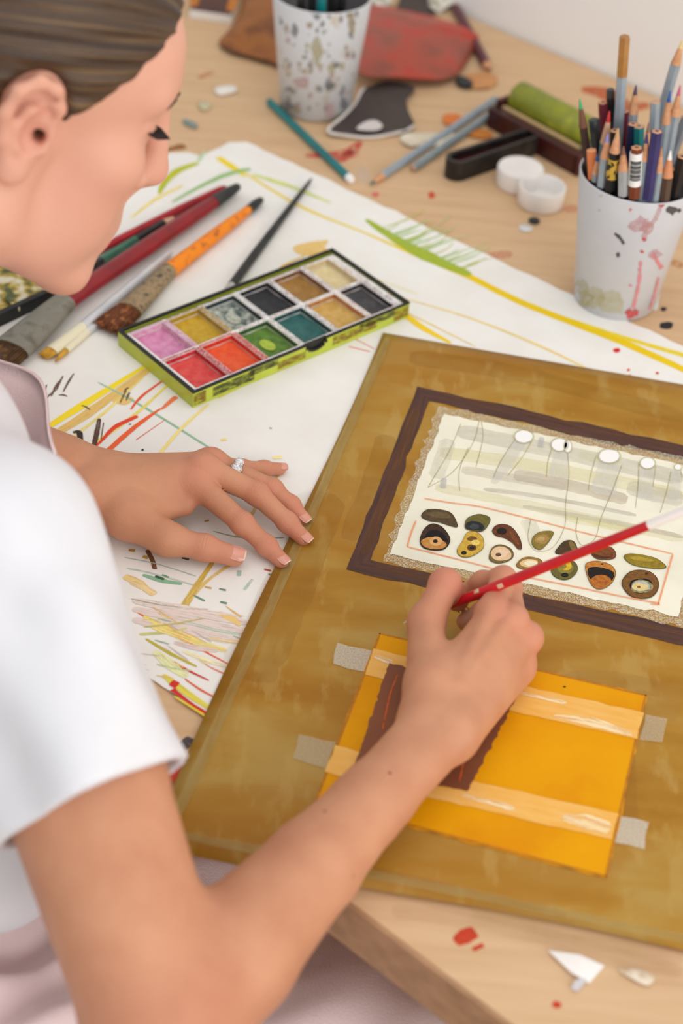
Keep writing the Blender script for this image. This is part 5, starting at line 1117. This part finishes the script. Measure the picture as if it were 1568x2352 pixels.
# --- right arm
EL = V(-.072, .543, .776); WR = tp(1010, 1672, .043)
mid = SR+(EL-SR)*.5
B_ += [cap(SR, mid, .049, .0470, .008), cap(mid, EL-nrm(EL-SR)*.01, .0470, .0410, .008)]
fdir = nrm(WR-EL); fside = nrm(np.cross(fdir, ZUP)); fup = np.cross(fside, fdir)
FA = lambda t: EL+(WR-EL)*t
B_ += [cap(EL, FA(.22), .0385, .0375, .018), cap(FA(.22), FA(.5), .0370, .0285, .006), cap(FA(.5), FA(.74), .0285, .0225, .006), cap(FA(.70)+fside*.004, WR+fside*.0085, .0185, .0155, .008), cap(FA(.70)-fside*.004, WR-fside*.0085, .0185, .0155, .008), ell(EL-fdir*.020-fup*.012, (.022, .022, .022), None, .025)]
# --- left arm
EL2 = V(-.415, 1.06, .795); WL = tp(222, 1112, .030)
gdir = nrm(WL-EL2); gs = nrm(np.cross(gdir, ZUP))
B_ += [cap(SL, EL2, .048, .040, .03), cap(EL2, EL2+(WL-EL2)*.35, .040, .0385, .02), cap(EL2+(WL-EL2)*.35, EL2+(WL-EL2)*.85, .0385, .0255, .02), cap(EL2+(WL-EL2)*.8+gs*.008, WL+gs*.0125, .021, .0185, .015), cap(EL2+(WL-EL2)*.8-gs*.008, WL-gs*.0125, .021, .0185, .015)]
# --- left hand, flat on the paper
NAILS = []; KNUCK = []
def finger(pts, rad, k, knuck=True, nail=None, nk=None):
    ch = []
    for i in range(len(pts)-1): ch.append(cap(pts[i], pts[i+1], rad[i], rad[i+1], .004))
    for i in range(1, len(pts)-1): ch.append(ell(pts[i], V(1, 1, 1)*rad[i]*1.0, None, .004))
    body.chains.append((ch, k))
    for i in range(1, len(pts)-1): KNUCK.append((pts[i], nrm(pts[i+1]-pts[i-1]), rad[i], nail))
    if nail is not None: NAILS.append((pts[-2], pts[-1], rad[-1], nail, nk or 1.0))
lm = [tp(452, 1104, .036), tp(462, 1068, .040), tp(470, 1062, .034), tp(470, 1064, .025)]
lm[2] = tp(478, 1052, .033); lm[3] = tp(476, 1052, .023)
LFI = [[tp(449, 1108, .034), tp(557, 1203, .023), tp(612, 1253, .0125), tp(646, 1288, .0072)], [tp(466, 1074, .040), tp(590, 1134, .029), tp(660, 1200, .016), tp(696, 1236, .0078)],
       [tp(484, 1062, .033), tp(625, 1124, .023), tp(668, 1160, .013), tp(694, 1190, .0068)], [tp(480, 1066, .026), tp(556, 1077, .017), tp(606, 1077, .011), tp(642, 1077, .0065)]]
LRA = [[.0100, .0080, .0069, .0058], [.0102, .0083, .0070, .0060], [.0097, .0076, .0065, .0056], [.0088, .0066, .0058, .0050]]
wl = [WL-gs*.014+gdir*.004, WL-gs*.005+gdir*.006, WL+gs*.005, WL+gs*.013]       # ulnar to radial, sorted below
radial = nrm(np.cross(ZUP, gdir)); radial = radial if radial@(tp(302, 1232)-tp(430, 1080)) > 0 else -radial
for i, (P, R_) in enumerate(zip(LFI, LRA)):
    w0 = WL+radial*(.013-.0085*i)+V(0, 0, .001)
    B_.append(cap(w0, P[0]-V(0, 0, .003), .0142, .0102, .009))
    B_.append(ell(P[0]+V(0, 0, .0004), V(1, 1, .9)*.0106, None, .006))
    finger(P, R_, .007, nail=V(0, 0, 1))
LTH = [tp(292, 1188, .024), tp(384, 1238, .019), tp(470, 1258, .0155), tp(538, 1278, .0105)]
B_ += [cap(WL+radial*.012, LTH[0], .0160, .0158, .010), cap(LTH[0], LTH[1], .0158, .0120, .008), cap(LTH[0]+V(.004, .006, 0), tp(425, 1165, .022), .0125, .0065, .012)]
finger([LTH[1], LTH[2], LTH[3]], [.0112, .0092, .0076], .008, nail=nrm(V(.1, -.35, 1)), nk=1.3)
# --- right hand, closed round the brush
RF = {}
d0 = nrm(tp(1187, 1417, .05)-WR)
mcI, mcM, mcR, mcP = tp(1128, 1408, .056), tp(1176, 1426, .052), tp(1211, 1464, .039), tp(1192, 1520, .026)
piI = onray(1155, 1330, mcI, .036); diI = onray(1108, 1338, piI, .021); tiI = onray(1070, 1358, diI, .017)
piM = onray(1168, 1352, mcM, .040); diM = piM+nrm(V(-.55, -.3, -.6))*.024; tiM = diM+nrm(V(-.7, -.5, -.1))*.016
piR = mcR+nrm(V(.0, .65, -.75))*.036; diR = piR+nrm(V(-.75, -.3, -.25))*.022; tiR = diR+nrm(V(-.6, -.8, .0))*.014
piP = mcP+nrm(V(-.1, .8, -.5))*.028; diP = piP+nrm(V(-.8, -.4, -.1))*.017; tiP = diP+nrm(V(-.5, -.8, .1))*.012
for q in (piI, diI, tiI, piM, diM, tiM, piR, diR, tiR, piP, diP, tiP): q[2] = max(q[2], HZ+.0085)
rr = nrm(np.cross(ZUP, fdir)); rr = rr if rr@(V(-1, 0, 0)) > 0 else -rr
for i, m_ in enumerate((mcI, mcM, mcR, mcP)):
    w0 = WR+rr*(.012-.008*i)+V(0, 0, .002)
    B_.append(cap(w0, m_-nrm(m_-w0)*.006, .0142, .0090, .008)); B_.append(ell(m_, V(1, 1, 1)*(.0104, .0110, .0106, .0096)[i], None, .006))
    B_.append(cap(WR+(m_-WR)*.25+fup*.014, m_+fup*.0065, .0025, .0028, .006))
B_.append(cap(WR-V(0, 0, .004)-rr*.008, mcP-V(0, 0, .008), .0145, .0115, .010))           # heel of the hand on the paper
finger([mcI, piI, diI, tiI], [.0098, .0084, .0075, .0064], .006); finger([mcM, piM, diM, tiM], [.0100, .0085, .0076, .0064], .006)
IDX = body.chains[-2][0]
finger([mcR, piR, diR, tiR], [.0095, .0081, .0073, .0062], .006); finger([mcP, piP, diP, tiP], [.0086, .0071, .0064, .0056], .006)
RTH0, RTH1 = tp(985, 1575, .050), onray(975, 1432, tp(985, 1575, .050), .044, far=False)
RTH1 = tp(978, 1432, .046); RTH2 = onray(1022, 1342, RTH1, .033); RTH3 = onray(1050, 1378, RTH2, .022)
RTH3[2] = max(RTH3[2], HZ+.010)
B_ += [cap(WR+rr*.012, RTH0, .0150, .0155, .010), cap(RTH0, RTH1, .0155, .0118, .008), cap(RTH0+V(.012, .012, -.004), RTH0*.45+mcI*.55-V(.0, .0, .012), .0125, .0085, .012), cap(WR+fup*.012+rr*.008, RTH1+fup*.008, .003, .003, .006)]
finger([RTH1, RTH2, RTH3], [.0114, .0104, .0082], .008)

# finger joints get a finer mesh for their creases
KN2 = [(p+nrm(up-dd*(up@dd))*r*.7, p, dd, nrm(up-dd*(up@dd)), r) for p, dd, r, up in KNUCK if up is not None]
t0_ = __import__('time').time()
fn = lambda P, sel=None: body.sdf(P, sel)
vert, quads = polygonize(fn, body.near, (-.62, .47, .47), (.15, 1.22, 1.24), .0022)
me = bpy.data.meshes.new('person'); me.from_pydata([], [], [])
# refine hands and head
def refine(vert, quads, mask):
    "split every quad with a vertex in mask into four; neighbours become n-gons"
    fm = mask[quads].any(1); F = quads[fm]; keep = quads[~fm]
    E = np.concatenate([F[:, [k, (k+1) % 4]] for k in range(4)]); Es = np.sort(E, 1)
    u, inv = np.unique(Es, axis=0, return_inverse=True); inv = inv.reshape(4, -1).T
    nv = len(vert); em = vert[u].mean(1); cm = vert[F].mean(1); vv = np.concatenate([vert, em, cm]); ec = nv+inv; cc = nv+len(u)+np.arange(len(F))
    nq = np.concatenate([np.stack([F[:, k], ec[:, k], cc, ec[:, (k+3) % 4]], 1) for k in range(4)])
    ed = {tuple(e): nv+i for i, e in enumerate(u)}
    ng = []; bm_ = np.zeros(len(vert), bool); bm_[F.ravel()] = True
    for q in keep:
        if bm_[q].sum() >= 2:
            p = []
            for k in range(4):
                p.append(q[k]); a, b = q[k], q[(k+1) % 4]
                if bm_[a] and bm_[b]:
                    m_ = ed.get((min(a, b), max(a, b)))
                    if m_ is not None: p.append(m_)
            ng.append(tuple(p))
        else: ng.append(tuple(q))
    return vv, nq, ng
LC, RC = tp(470, 1150, .02), tp(1090, 1470, .04)
mask = (np.linalg.norm(vert-LC, axis=1) < .105) | (np.linalg.norm(vert-RC, axis=1) < .085)
vert, nq, ng = refine(vert, quads, mask)
m2 = np.zeros(len(vert), bool)
for c, *_ in KN2: m2 |= np.linalg.norm(vert-c, axis=1) < .0095
ok_ = np.zeros(len(vert), bool); ok_[np.unique(nq)] = True
for q in ng:
    if len(q) > 4: ok_[list(q)] = False
vert, nq, ng2 = refine(vert, nq, m2 & ok_); ng = ng+ng2
isn = np.zeros(len(vert), bool); isn[np.unique(nq)] = True
isn[np.unique(np.concatenate([np.array(q) for q in ng2]))] = True
out = vert.copy()
for c, rho in ((LC, .12), (RC, .10)):
    m_ = isn & (np.linalg.norm(vert-c, axis=1) < rho+.02); sel = body.near(c, rho+.02); out[m_] = snap(lambda P: body.sdf(P, sel), vert[m_])
vert = out
for c, p, dd, u, r in KN2:                      # shallow wrinkles across the back of each joint
    w = vert-p; x = w@dd; y = w@np.cross(dd, u); z = w@u
    amp = np.exp(-(x/.0042)**2)*np.exp(-(y/(r*.75))**2)*np.clip((z-r*.35)/(r*.4), 0, 1)*(np.linalg.norm(w, axis=1) < r*1.6)
    vert = vert-(u*1.0)[None]*(amp*.00034*(.5+.5*np.cos(2*PI*(x+.0006*np.cos(y/r*2))/.0023)))[:, None]
print('body', len(vert), len(nq)+len(ng), round(__import__('time').time()-t0_, 1), 's')
person = new('person', vert, [tuple(q) for q in nq]+ng)
tag(person, 'person with pulled back brown hair in white t-shirt and pink apron painting at the desk', 'person')
# skin: warmer at knuckles, fingertips, ear and nose (pigment, stored per point)
red = np.zeros(len(vert)); 
for c, _, r, _ in KNUCK: red += .8*np.exp(-(np.linalg.norm(vert-c, axis=1)/(r*1.5))**2)
for m_ in (mcI, mcM, mcR, mcP, *[P[0] for P in LFI], RTH1, RTH2, *[P[3] for P in LFI], LTH[3]): red += .8*np.exp(-(np.linalg.norm(vert-m_, axis=1)/.014)**2)
for c, r, a in ((hp(-.010, .075, .01), .026, .5), (hp(.114, 0, -.018), .016, .5), (hp(.062, .048, -.03), .03, .3), (EL, .05, .5), (hp(.094, 0, -.066), .014, .9)): red += a*np.exp(-(np.linalg.norm(vert-c, axis=1)/r)**2)
at = person.data.attributes.new('redness', 'FLOAT', 'POINT'); at.data.foreach_set('value', np.clip(red, 0, 1).astype(np.float32))
pale = np.clip(1.25-np.linalg.norm((vert-HO-HM@V(.03, 0, .0))/V(.105, .105, .125), axis=1), 0, .35)/.35  # head skin coloured lighter, standing in for light on the face
at = person.data.attributes.new('face_light', 'FLOAT', 'POINT'); at.data.foreach_set('value', pale.astype(np.float32))
def skin_mat():
    m = bpy.data.materials.new('skin'); m.use_nodes = True; nt = m.node_tree; N = nt.nodes; L = nt.links; b = N['Principled BSDF']
    b.inputs['Roughness'].default_value = .5; b.inputs['Specular IOR Level'].default_value = .3
    b.inputs['Subsurface Weight'].default_value = .12; b.inputs['Subsurface Radius'].default_value = (1, .4, .25); b.inputs['Subsurface Scale'].default_value = .006
    tc = N.new('ShaderNodeTexCoord')
    n1 = N.new('ShaderNodeTexNoise'); n1.inputs['Scale'].default_value = 28; n1.inputs['Detail'].default_value = 4; L.new(tc.outputs['Object'], n1.inputs['Vector'])
    r = N.new('ShaderNodeValToRGB'); e = r.color_ramp.elements; e[0].position = .3; e[0].color = lin((186, 128, 97)); e[1].position = .7; e[1].color = lin((199, 144, 111)); L.new(n1.outputs['Fac'], r.inputs[0])
    a = N.new('ShaderNodeAttribute'); a.attribute_name = 'redness'
    mul = N.new('ShaderNodeMath'); mul.operation = 'MULTIPLY'; mul.inputs[1].default_value = .55; L.new(a.outputs['Fac'], mul.inputs[0])
    mx = N.new('ShaderNodeMix'); mx.data_type = 'RGBA'; mx.inputs['B'].default_value = lin((206, 126, 108)); L.new(mul.outputs[0], mx.inputs['Factor']); L.new(mx.outputs['Result'], b.inputs['Base Color'])
    a2 = N.new('ShaderNodeAttribute'); a2.attribute_name = 'face_light'; m3 = N.new('ShaderNodeMix'); m3.data_type = 'RGBA'; m3.inputs['B'].default_value = lin((218, 164, 141)); L.new(a2.outputs['Fac'], m3.inputs['Factor']); L.new(r.outputs[0], m3.inputs['A']); L.new(m3.outputs['Result'], mx.inputs['A'])
    v = N.new('ShaderNodeTexVoronoi'); v.inputs['Scale'].default_value = 900; L.new(tc.outputs['Object'], v.inputs['Vector'])
    n2 = N.new('ShaderNodeTexNoise'); n2.inputs['Scale'].default_value = 160; n2.inputs['Detail'].default_value = 5; L.new(tc.outputs['Object'], n2.inputs['Vector'])
    ad = N.new('ShaderNodeMath'); ad.operation = 'ADD'; L.new(v.outputs['Distance'], ad.inputs[0]); L.new(n2.outputs['Fac'], ad.inputs[1])
    bp = N.new('ShaderNodeBump'); bp.inputs['Strength'].default_value = .25; bp.inputs['Distance'].default_value = .0006; L.new(ad.outputs[0], bp.inputs['Height']); L.new(bp.outputs[0], b.inputs['Normal'])
    return m
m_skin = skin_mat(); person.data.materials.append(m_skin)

# --- three moles on the right forearm and wrist
for x, y, r in ((895, 1776, .0016), (746, 1863, .0014), (812, 2012, .0009)):
    ss = np.linspace(.85, 1.3, 3000); pts = CAM+ss[:, None]*ray(x, y); k = np.argmax(body.sdf(pts) < 0)
    if k:
        q = pts[k]; g = nrm(grad(lambda P: body.sdf(P), q[None])[0]); MB().add(*lathe(q-g*.0003, [(0, -.0002), (r, 0), (r*.75, .0004), (0, .0006)], 12, axis=g)).build('mole', mat('mole', (142, 84, 62), rough=.5), person)
# --- nails
m_nail = mat('nail', (214, 150, 130), (210, 144, 124), scale=90, rough=.22, spec=.5, coat=.25); m_nailtip = mat('nail tip', (226, 192, 172), rough=.35)
for p, q, r, up, kk in NAILS:
    d = nrm(q-p); u = nrm(up-d*(up@d)); s = np.cross(d, u); n = 12; v = []; f = []
    Lr, w = .0098*kk, .0046*kk; ctr = q+d*(r*.15)
    for i in range(n+1):
        a = i/n; x = (a-.5)*Lr
        for j in range(n+1):
            b = j/n*2-1; hw = w*(1-.35*abs(2*a-1)**4); y = b*hw; rr_ = r*1.06
            z = math.sqrt(max(rr_**2-y*y, 0))-.0003-max(0, x-.0005)**2*28; z = max(z, .0015)
            v.append(ctr+d*x+s*y+u*z)
    for i in range(n):
        for j in range(n): k = i*(n+1)+j; f.append((k, k+n+1, k+n+2, k+1))
    v2 = [x-u*.0012 for x in v]; o2 = len(v)
    rim = [i for i in range(n+1)]+[i*(n+1)+n for i in range(1, n+1)]+[n*(n+1)+i for i in range(n-1, -1, -1)]+[i*(n+1) for i in range(n-1, 0, -1)]
    f += [(rim[i], rim[i-1], rim[i-1]+o2, rim[i]+o2) for i in range(len(rim))]
    no = new('nail', v+v2, f, m_nail, person)
    tipv = [v[k]+u*.0001 for k in range((n-1)*(n+1), (n+1)*(n+1))]
    new('nail_tip', tipv, [(k, k+n+1, k+n+2, k+1) for k in range(n)], m_nailtip, no)

# --- hair: shell over the skull, combed back to a knot behind the head
def hair_line(P):
    "signed: negative where hair grows, in head coordinates"
    f, r, u = P[:, 0], np.abs(P[:, 1]), P[:, 2]
    front = (f-.030)*.80-(u-.030)*.62+.0+np.maximum(0, .045-r)*.05          # sloping front hairline from forehead to the sideburn
    ear = np.where(f < .03, -.006-u-np.maximum(0, -.02-f)*.7, -1)               # not below the ear, falls away to the nape
    return np.maximum(front, ear)
class Hair:
    def sdf(s, P, sel=None):
        q = (P-HO)@HM/HS
        k0 = np.linalg.norm((q-V(-.006, 0, .047))/V(.101, .0785, .0905), axis=1); k1 = np.linalg.norm((q-V(-.006, 0, .047))/V(.101, .0785, .0905)**2, axis=1)
        d = k0*(k0-1)/k1
        kn = V(-.115, 0, .02); b = np.linalg.norm((q-kn)/V(.036, .040, .040), axis=1); d = smin(d, (b-1)*.036, .045)
        # combed locks converging on the knot
        w = q-kn; ang_ = np.arctan2(w[:, 1], w[:, 2]-.25*w[:, 0]); ph = np.arccos(np.clip(w[:, 0]/np.linalg.norm(w, axis=1), -1, 1))
        d = d-.0010*np.sin(ang_*26+2*np.sin(ph*5))-.0006*np.sin(ang_*61+ph*9)
        hl = hair_line(q)+.0006*np.sin(ang_*40)
        d = smax(d, hl, .010)
        earc = np.linalg.norm((q-V(-.010, .077*np.sign(.5), .003))/V(.024, .020, .036), axis=1); d = smax(d, (1-earc)*.02, .006)
        return d*HS
hair = Hair(); hv, hq = polygonize(lambda P, s: hair.sdf(P), lambda c, r: None, HO-V(.19, .19, .17), HO+V(.17, .17, .19), .0022)
ho = new('hair', hv, hq, None, person)
w = (hv-HO)@HM/HS-V(-.115, 0, .02); an = np.arctan2(w[:, 1], w[:, 2]-.25*w[:, 0]); ph = np.arccos(np.clip(w[:, 0]/np.linalg.norm(w, axis=1), -1, 1))
at = ho.data.attributes.new('strand', 'FLOAT_VECTOR', 'POINT'); at.data.foreach_set('vector', np.stack([an*14, ph*1.2, np.zeros(len(an))], 1).astype(np.float32).ravel())
def hair_mat():
    m = bpy.data.materials.new('brown hair'); m.use_nodes = True; nt = m.node_tree; N = nt.nodes; L = nt.links; b = N['Principled BSDF']; b.inputs['Roughness'].default_value = .42; b.inputs['Specular IOR Level'].default_value = .4
    a = N.new('ShaderNodeAttribute'); a.attribute_name = 'strand'
    n = N.new('ShaderNodeTexNoise'); n.inputs['Scale'].default_value = 1.0; n.inputs['Detail'].default_value = 8; n.inputs['Roughness'].default_value = .7; L.new(a.outputs['Vector'], n.inputs['Vector'])
    r = N.new('ShaderNodeValToRGB'); e = r.color_ramp.elements; e[0].position = .34; e[0].color = lin((40, 30, 26)); e[1].position = .72; e[1].color = lin((140, 110, 70)); k = e.new(.52); k.color = lin((78, 58, 42)); L.new(n.outputs['Fac'], r.inputs[0]); L.new(r.outputs[0], b.inputs['Base Color'])
    bp = N.new('ShaderNodeBump'); bp.inputs['Strength'].default_value = .5; bp.inputs['Distance'].default_value = .002; L.new(n.outputs['Fac'], bp.inputs['Height']); L.new(bp.outputs[0], b.inputs['Normal'])
    return m
ho.data.materials.append(hair_mat())
m_browm = mat('brow hair', (70, 48, 36), (96, 68, 50), scale=300, rough=.7)
def face_snap(q): return snap(lambda P: body.sdf(P, body.near(HO, .16)), q, 4)
for s in (1, -1):
    mb = MB()
    for i in range(110):
        t_ = i/109*.6; f0_, r0_, u0_ = np.interp(t_, (0, .5, 1), (.094, .086, .064)), s*np.interp(t_, (0, .5, 1), (.014, .034, .053)), np.interp(t_, (0, .5, 1), (.038, .042, .034))
        p = face_snap(np.array([hp(f0_, r0_, u0_+rng.normal(0, .0016))]))[0]; n_ = nrm(p-HO)
        dd = HM@nrm(V(-.4, s*.8, .35 if t_ < .5 else -.25)); kw_ = 1.25-1.1*t_; mb.add(*tube([p-n_*.0005, p+n_*.0008+dd*.004, p+n_*.0003+dd*.008], [.0011*kw_, .0009*kw_, .0002], n=4))
    tag(mb.build('eyebrow', m_browm, person), kind='stuff')
    mb = MB()
    for i in range(26):
        t_ = i/25; p = hp(np.interp(t_, (0, .5, 1), (.088, .088, .074)), s*np.interp(t_, (0, .5, 1), (.020, .034, .046)), .0185)
        dd = HM@nrm(V(.75, s*(-.2+.8*t_), -.30)); mb.add(*tube([p, p+dd*.005-HU*.0004, p+dd*.010+HU*.001], [.0007, .0006, .0002], n=4))
    tag(mb.build('eyelashes', mat('lashes', (40, 30, 28), rough=.6), person), kind='stuff')
m_lip = mat('lip skin', (200, 112, 104), (190, 100, 94), scale=200, rough=.4)

# --- clothing
m_shirt = mat('white jersey', (220, 220, 224), (215, 215, 220), scale=20, rough=.85, bump=.3, bscale=30)
m_linen = mat('pink linen', (234, 212, 212), (226, 201, 202), scale=14, rough=.9, c3=(230, 207, 207), bump=.6, bscale=900)
HEM = SR+(EL-SR)*.56
class Shirt:
    prims = [ell(tp(-45, 1960, -.055), (.055, .055, .06), None, .05), ell(CH, (.155, .118, .17), TM, .05), ell((CH+PEL)/2-V(0, 0, .01), (.145, .112, .15), TM, .05), ell(PEL+V(0, 0, .01), (.172, .13, .10), None, .05),
             cap(SR, SM+V(0, 0, -.015), .050, .05, .03), cap(SL, SM+V(0, 0, -.01), .050, .052, .03), cap(SM+V(0, 0, .02), NB, .068, .073, .03)]
    slv = [cap(SR+V(0, 0, .0), HEM+V(-.002, .006, .004), .052, .0605, .02), cap(SL, SL+(EL2-SL)*.55, .058, .064, .03)]
    ax = nrm(EL-SR); hc = HEM; hn = nrm(ax+.12*RT); hn2 = nrm(EL2-SL); hc2 = SL+(EL2-SL)*.5
    def sdf(s, P, sel=None):
        d = np.full(len(P), .3)
        for p in s.prims: d = smin(d, p.d(P), p.k)
        a, b = s.slv[0].d(P), s.slv[1].d(P)
        # soft folds running round and along the sleeve
        t = (P-SR)@s.ax; w = P-SR-t[:, None]*s.ax; an = np.arctan2(w@ZUP, w@nrm(np.cross(s.ax, ZUP)))
        fold = .0042*np.sin(an*3+t*22)+.0022*np.sin(an*5-t*40+1)+.0018*np.sin(P[:, 0]*60+P[:, 2]*45)
        a = smax(a-fold*np.clip(t/.05, 0, 1), (P-s.hc)@s.hn, .003); inner = s.slv[0].d(P)+.0085-fold; a = smax(a, -np.maximum(inner, s.hc@s.hn-P@s.hn-.022), .003)
        b = smax(b, (P-s.hc2)@s.hn2, .003)
        d = d+.004*np.sin(P[:, 2]*50+P[:, 0]*30)
        d = smin(smin(d, a, .02), b, .02)
        # neck opening
        d = smax(d, -(np.linalg.norm(P-NB-V(.02, .03, .03), axis=1)-.066), .006)
        return d
shirt = Shirt(); sv, sq = polygonize(lambda P, s: shirt.sdf(P), lambda c, r: None, (-.66, .42, .46), (.0, 1.14, 1.10), .0034)
new('shirt', sv, sq, m_shirt, person)
# apron: skirt draped over the lap, bib over the chest, strap round the neck
class Apron:
    pr = [cap(HIPR, KNR+V(.0, -.004, 0), .104, .072, .06), cap(HIPL, KNL, .104, .074, .06), ell(PEL+TF*.02, (.19, .15, .115), None, .06), cap((HIPR+HIPL)/2, (KNR+KNL)/2-V(.03, 0, .02), .09, .07, .08)]
    def sdf(s, P, sel=None):
        d = np.full(len(P), .3)
        for p in s.pr: d = smin(d, p.d(P), p.k)
        x = P@nrm(V(.6, -.8, 0)); y = P@nrm(V(.8, .6, 0))
        hip = np.exp(-(np.linalg.norm(P-V(-.19, .65, .63), axis=1)/.13)**2)
        d = d+(.008*np.sin(x*150+P[:, 2]*40+1.8*np.sin(y*22))+.0028*np.sin(y*70-x*60+1.3))*hip+.004*np.sin(y*42+x*16)+.0022*np.sin(x*90+y*35)
        return d
ap = Apron(); av, aq = polygonize(lambda P, s: ap.sdf(P), lambda c, r: None, (-.68, .40, .42), (.20, 1.08, .765), .004)
# the skirt is open below the lap and stays under the table top
skirt = new('apron', av, aq, m_linen, person)
# bib
def bib_pt(u, v):
    c = CH+TF*(.130+.022*v)+UPT*(-.14+.205*v)+LAT*u*(.115-.02*v); return c+TF*(-.055*u*u+.006*math.sin(u*7+v*5))
n = 24; v = [bib_pt(i/n*2-1, j/n) for j in range(n+1) for i in range(n+1)]; nn = len(v); v += [p+TF*.003 for p in v]; f = []
for j in range(n):
    for i in range(n): a = j*(n+1)+i; f += [(a, a+1, a+n+2, a+n+1), (a+nn, a+n+1+nn, a+n+2+nn, a+1+nn)]
rim = [i for i in range(n+1)]+[i*(n+1)+n for i in range(1, n+1)]+[n*(n+1)+i for i in range(n-1, -1, -1)]+[i*(n+1) for i in range(n-1, 0, -1)]
f += [(rim[i-1], rim[i], rim[i]+nn, rim[i-1]+nn) for i in range(len(rim))]
new('apron_bib', v, f, m_linen, skirt)
# trousers below the knee, shoes on the floor
m_jean = mat('dark blue denim', (58, 72, 98), (44, 56, 80), scale=300, rough=.85)
for K, A_ in ((KNR, V(.16, .70, .10)), (KNL, V(.05, 1.0, .10))):
    v, f, uv = tube([K+V(.022, .0, .012), K+V(.045, .004, -.03), K+(A_-K)*.4, A_-V(0, 0, .02)], [.040, .058, .056, .044], n=24); MB().add(v, f, uv).build('trouser_leg', m_jean, person)
    v, f, uv = tube([V(A_[0]-.02, A_[1]-.02, .045), V(A_[0]+.04, A_[1]+.03, .05), V(A_[0]+.14, A_[1]+.08, .032), V(A_[0]+.19, A_[1]+.10, .022)], [.04, .045, .040, .018], n=18, flat=.8, side=V(.5, -.8, 0)); MB().add(v, f, uv).build('shoe', mat('canvas shoe', (220, 216, 210), rough=.8), person)
# ring on the left ring finger
p0, p1 = LFI[2][0], LFI[2][1]; rd = nrm(p1-p0); rc = p0+(p1-p0)*.42; X_, Y_, _ = frame_of(rd); n1, n2 = 40, 8; v = []; f = []
for i in range(n1):
    a = 2*PI*i/n1; o_ = X_*math.cos(a)+Y_*math.sin(a)
    for j in range(n2): b = 2*PI*j/n2; v.append(rc+o_*(.0103+.0011*math.cos(b))+rd*.0013*math.sin(b))
for i in range(n1):
    for j in range(n2): f.append((i*n2+j, ((i+1) % n1)*n2+j, ((i+1) % n1)*n2+(j+1) % n2, i*n2+(j+1) % n2))
ringo = new('ring', v, f, mat('silver', (214, 212, 208), rough=.18, metal=1), person)
gu = nrm(ZUP*.8-V(0, .55, 0)); gu = nrm(gu-rd*(gu@rd)); gs_ = np.cross(rd, gu)
for k, (o_, s_) in enumerate(((.0, .0046), (-.0056, .0036))):
    g = rc+gu*.0122+gs_*o_; mb = MB(); mb.add(*lathe(g, [(0, -s_*.6), (s_*.6, -s_*.3), (s_, s_*.15), (s_*.62, s_*.5), (0, s_*.52)], 10, axis=gu)); mb.build('gemstone', mat('diamond', (236, 236, 238), (150, 150, 156), scale=600, rough=.08, spec=1.0, coat=.6), ringo, smooth=False)
    mb = MB()
    for q in range(6):
        a = q*PI/3; x = rd*math.cos(a)+gs_*math.sin(a); mb.add(*tube([g-gu*s_+x*s_*.5, g+x*s_*1.02, g+gu*s_*.5+x*s_*.8], [.0007, .0007, .0005], n=6))
    mb.build('claw_setting', MATS['silver'], ringo)

# ------------------------------------------------------------------ the brush in the right hand
m_bred = mat('bright red lacquer', (200, 24, 36), (186, 18, 30), scale=40, rough=.3, spec=.5)
t0b = tp(925, 1433, HZ-TZ+.006)
rd_ = ray(1149, 1343); ss = np.linspace(.9, 1.4, 2500); hit = CAM+ss[:, None]*rd_; di = np.min([p.d(hit) for p in IDX], axis=0)
b0 = hit[np.argmax(di < .0040)]; d = nrm(b0-t0b)
w_ = CAM-t0b; r2 = ray(1490, 1207); k_ = d@r2; EB = t0b+d*((d@w_-k_*(r2@w_))/(1-k_*k_))      # where the red lacquer stops
t = thing('paintbrush', 'fine red brush with pale tip held in the painting right hand', 'brush', t0b)
bristles('bristles', t, m_cream, t0b+d*.011, t0b, .0021, .0007, .0021, .0007, 20)
seg('ferrule', t, mat('dark red ferrule', (96, 24, 28), (150, 40, 40), scale=200, rough=.4), [t0b+d*.011, t0b+d*.045], [.0022, .0029])
seg('handle', t, m_bred, [t0b+d*.045, t0b+d*.060, t0b+d*.12, EB], [.0030, .0037, .0036, .0032])
seg('white_end', t, mat('white dipped end', (238, 232, 228), rough=.4), [EB, EB+d*.030, EB+d*.042], [.0032, .0026, .0010])
fc_ = nrm(CAM-b0); fc_ = nrm(fc_-d*(fc_@d)); sd_ = np.cross(d, fc_)
for q, a0, a1, L_ in ((.066, -1.0, -.2, .004), (.085, -.2, .6, .0045)):      # flecks of dried paint
    v = []; us = np.linspace(a0, a1, 6)
    for e_ in (0, .5, 1): v += [t0b+d*(q+L_*e_)+(fc_*math.cos(u)+sd_*math.sin(u))*(.00405 if e_ == .5 else .0037) for u in us]
    MB().add(v, [(k*6+i, k*6+i+1, k*6+i+7, k*6+i+6) for k in range(2) for i in range(5)]).build('paint_fleck', mat('pale fleck', (216, 190, 150), (206, 170, 140), scale=400, rough=.5), t)
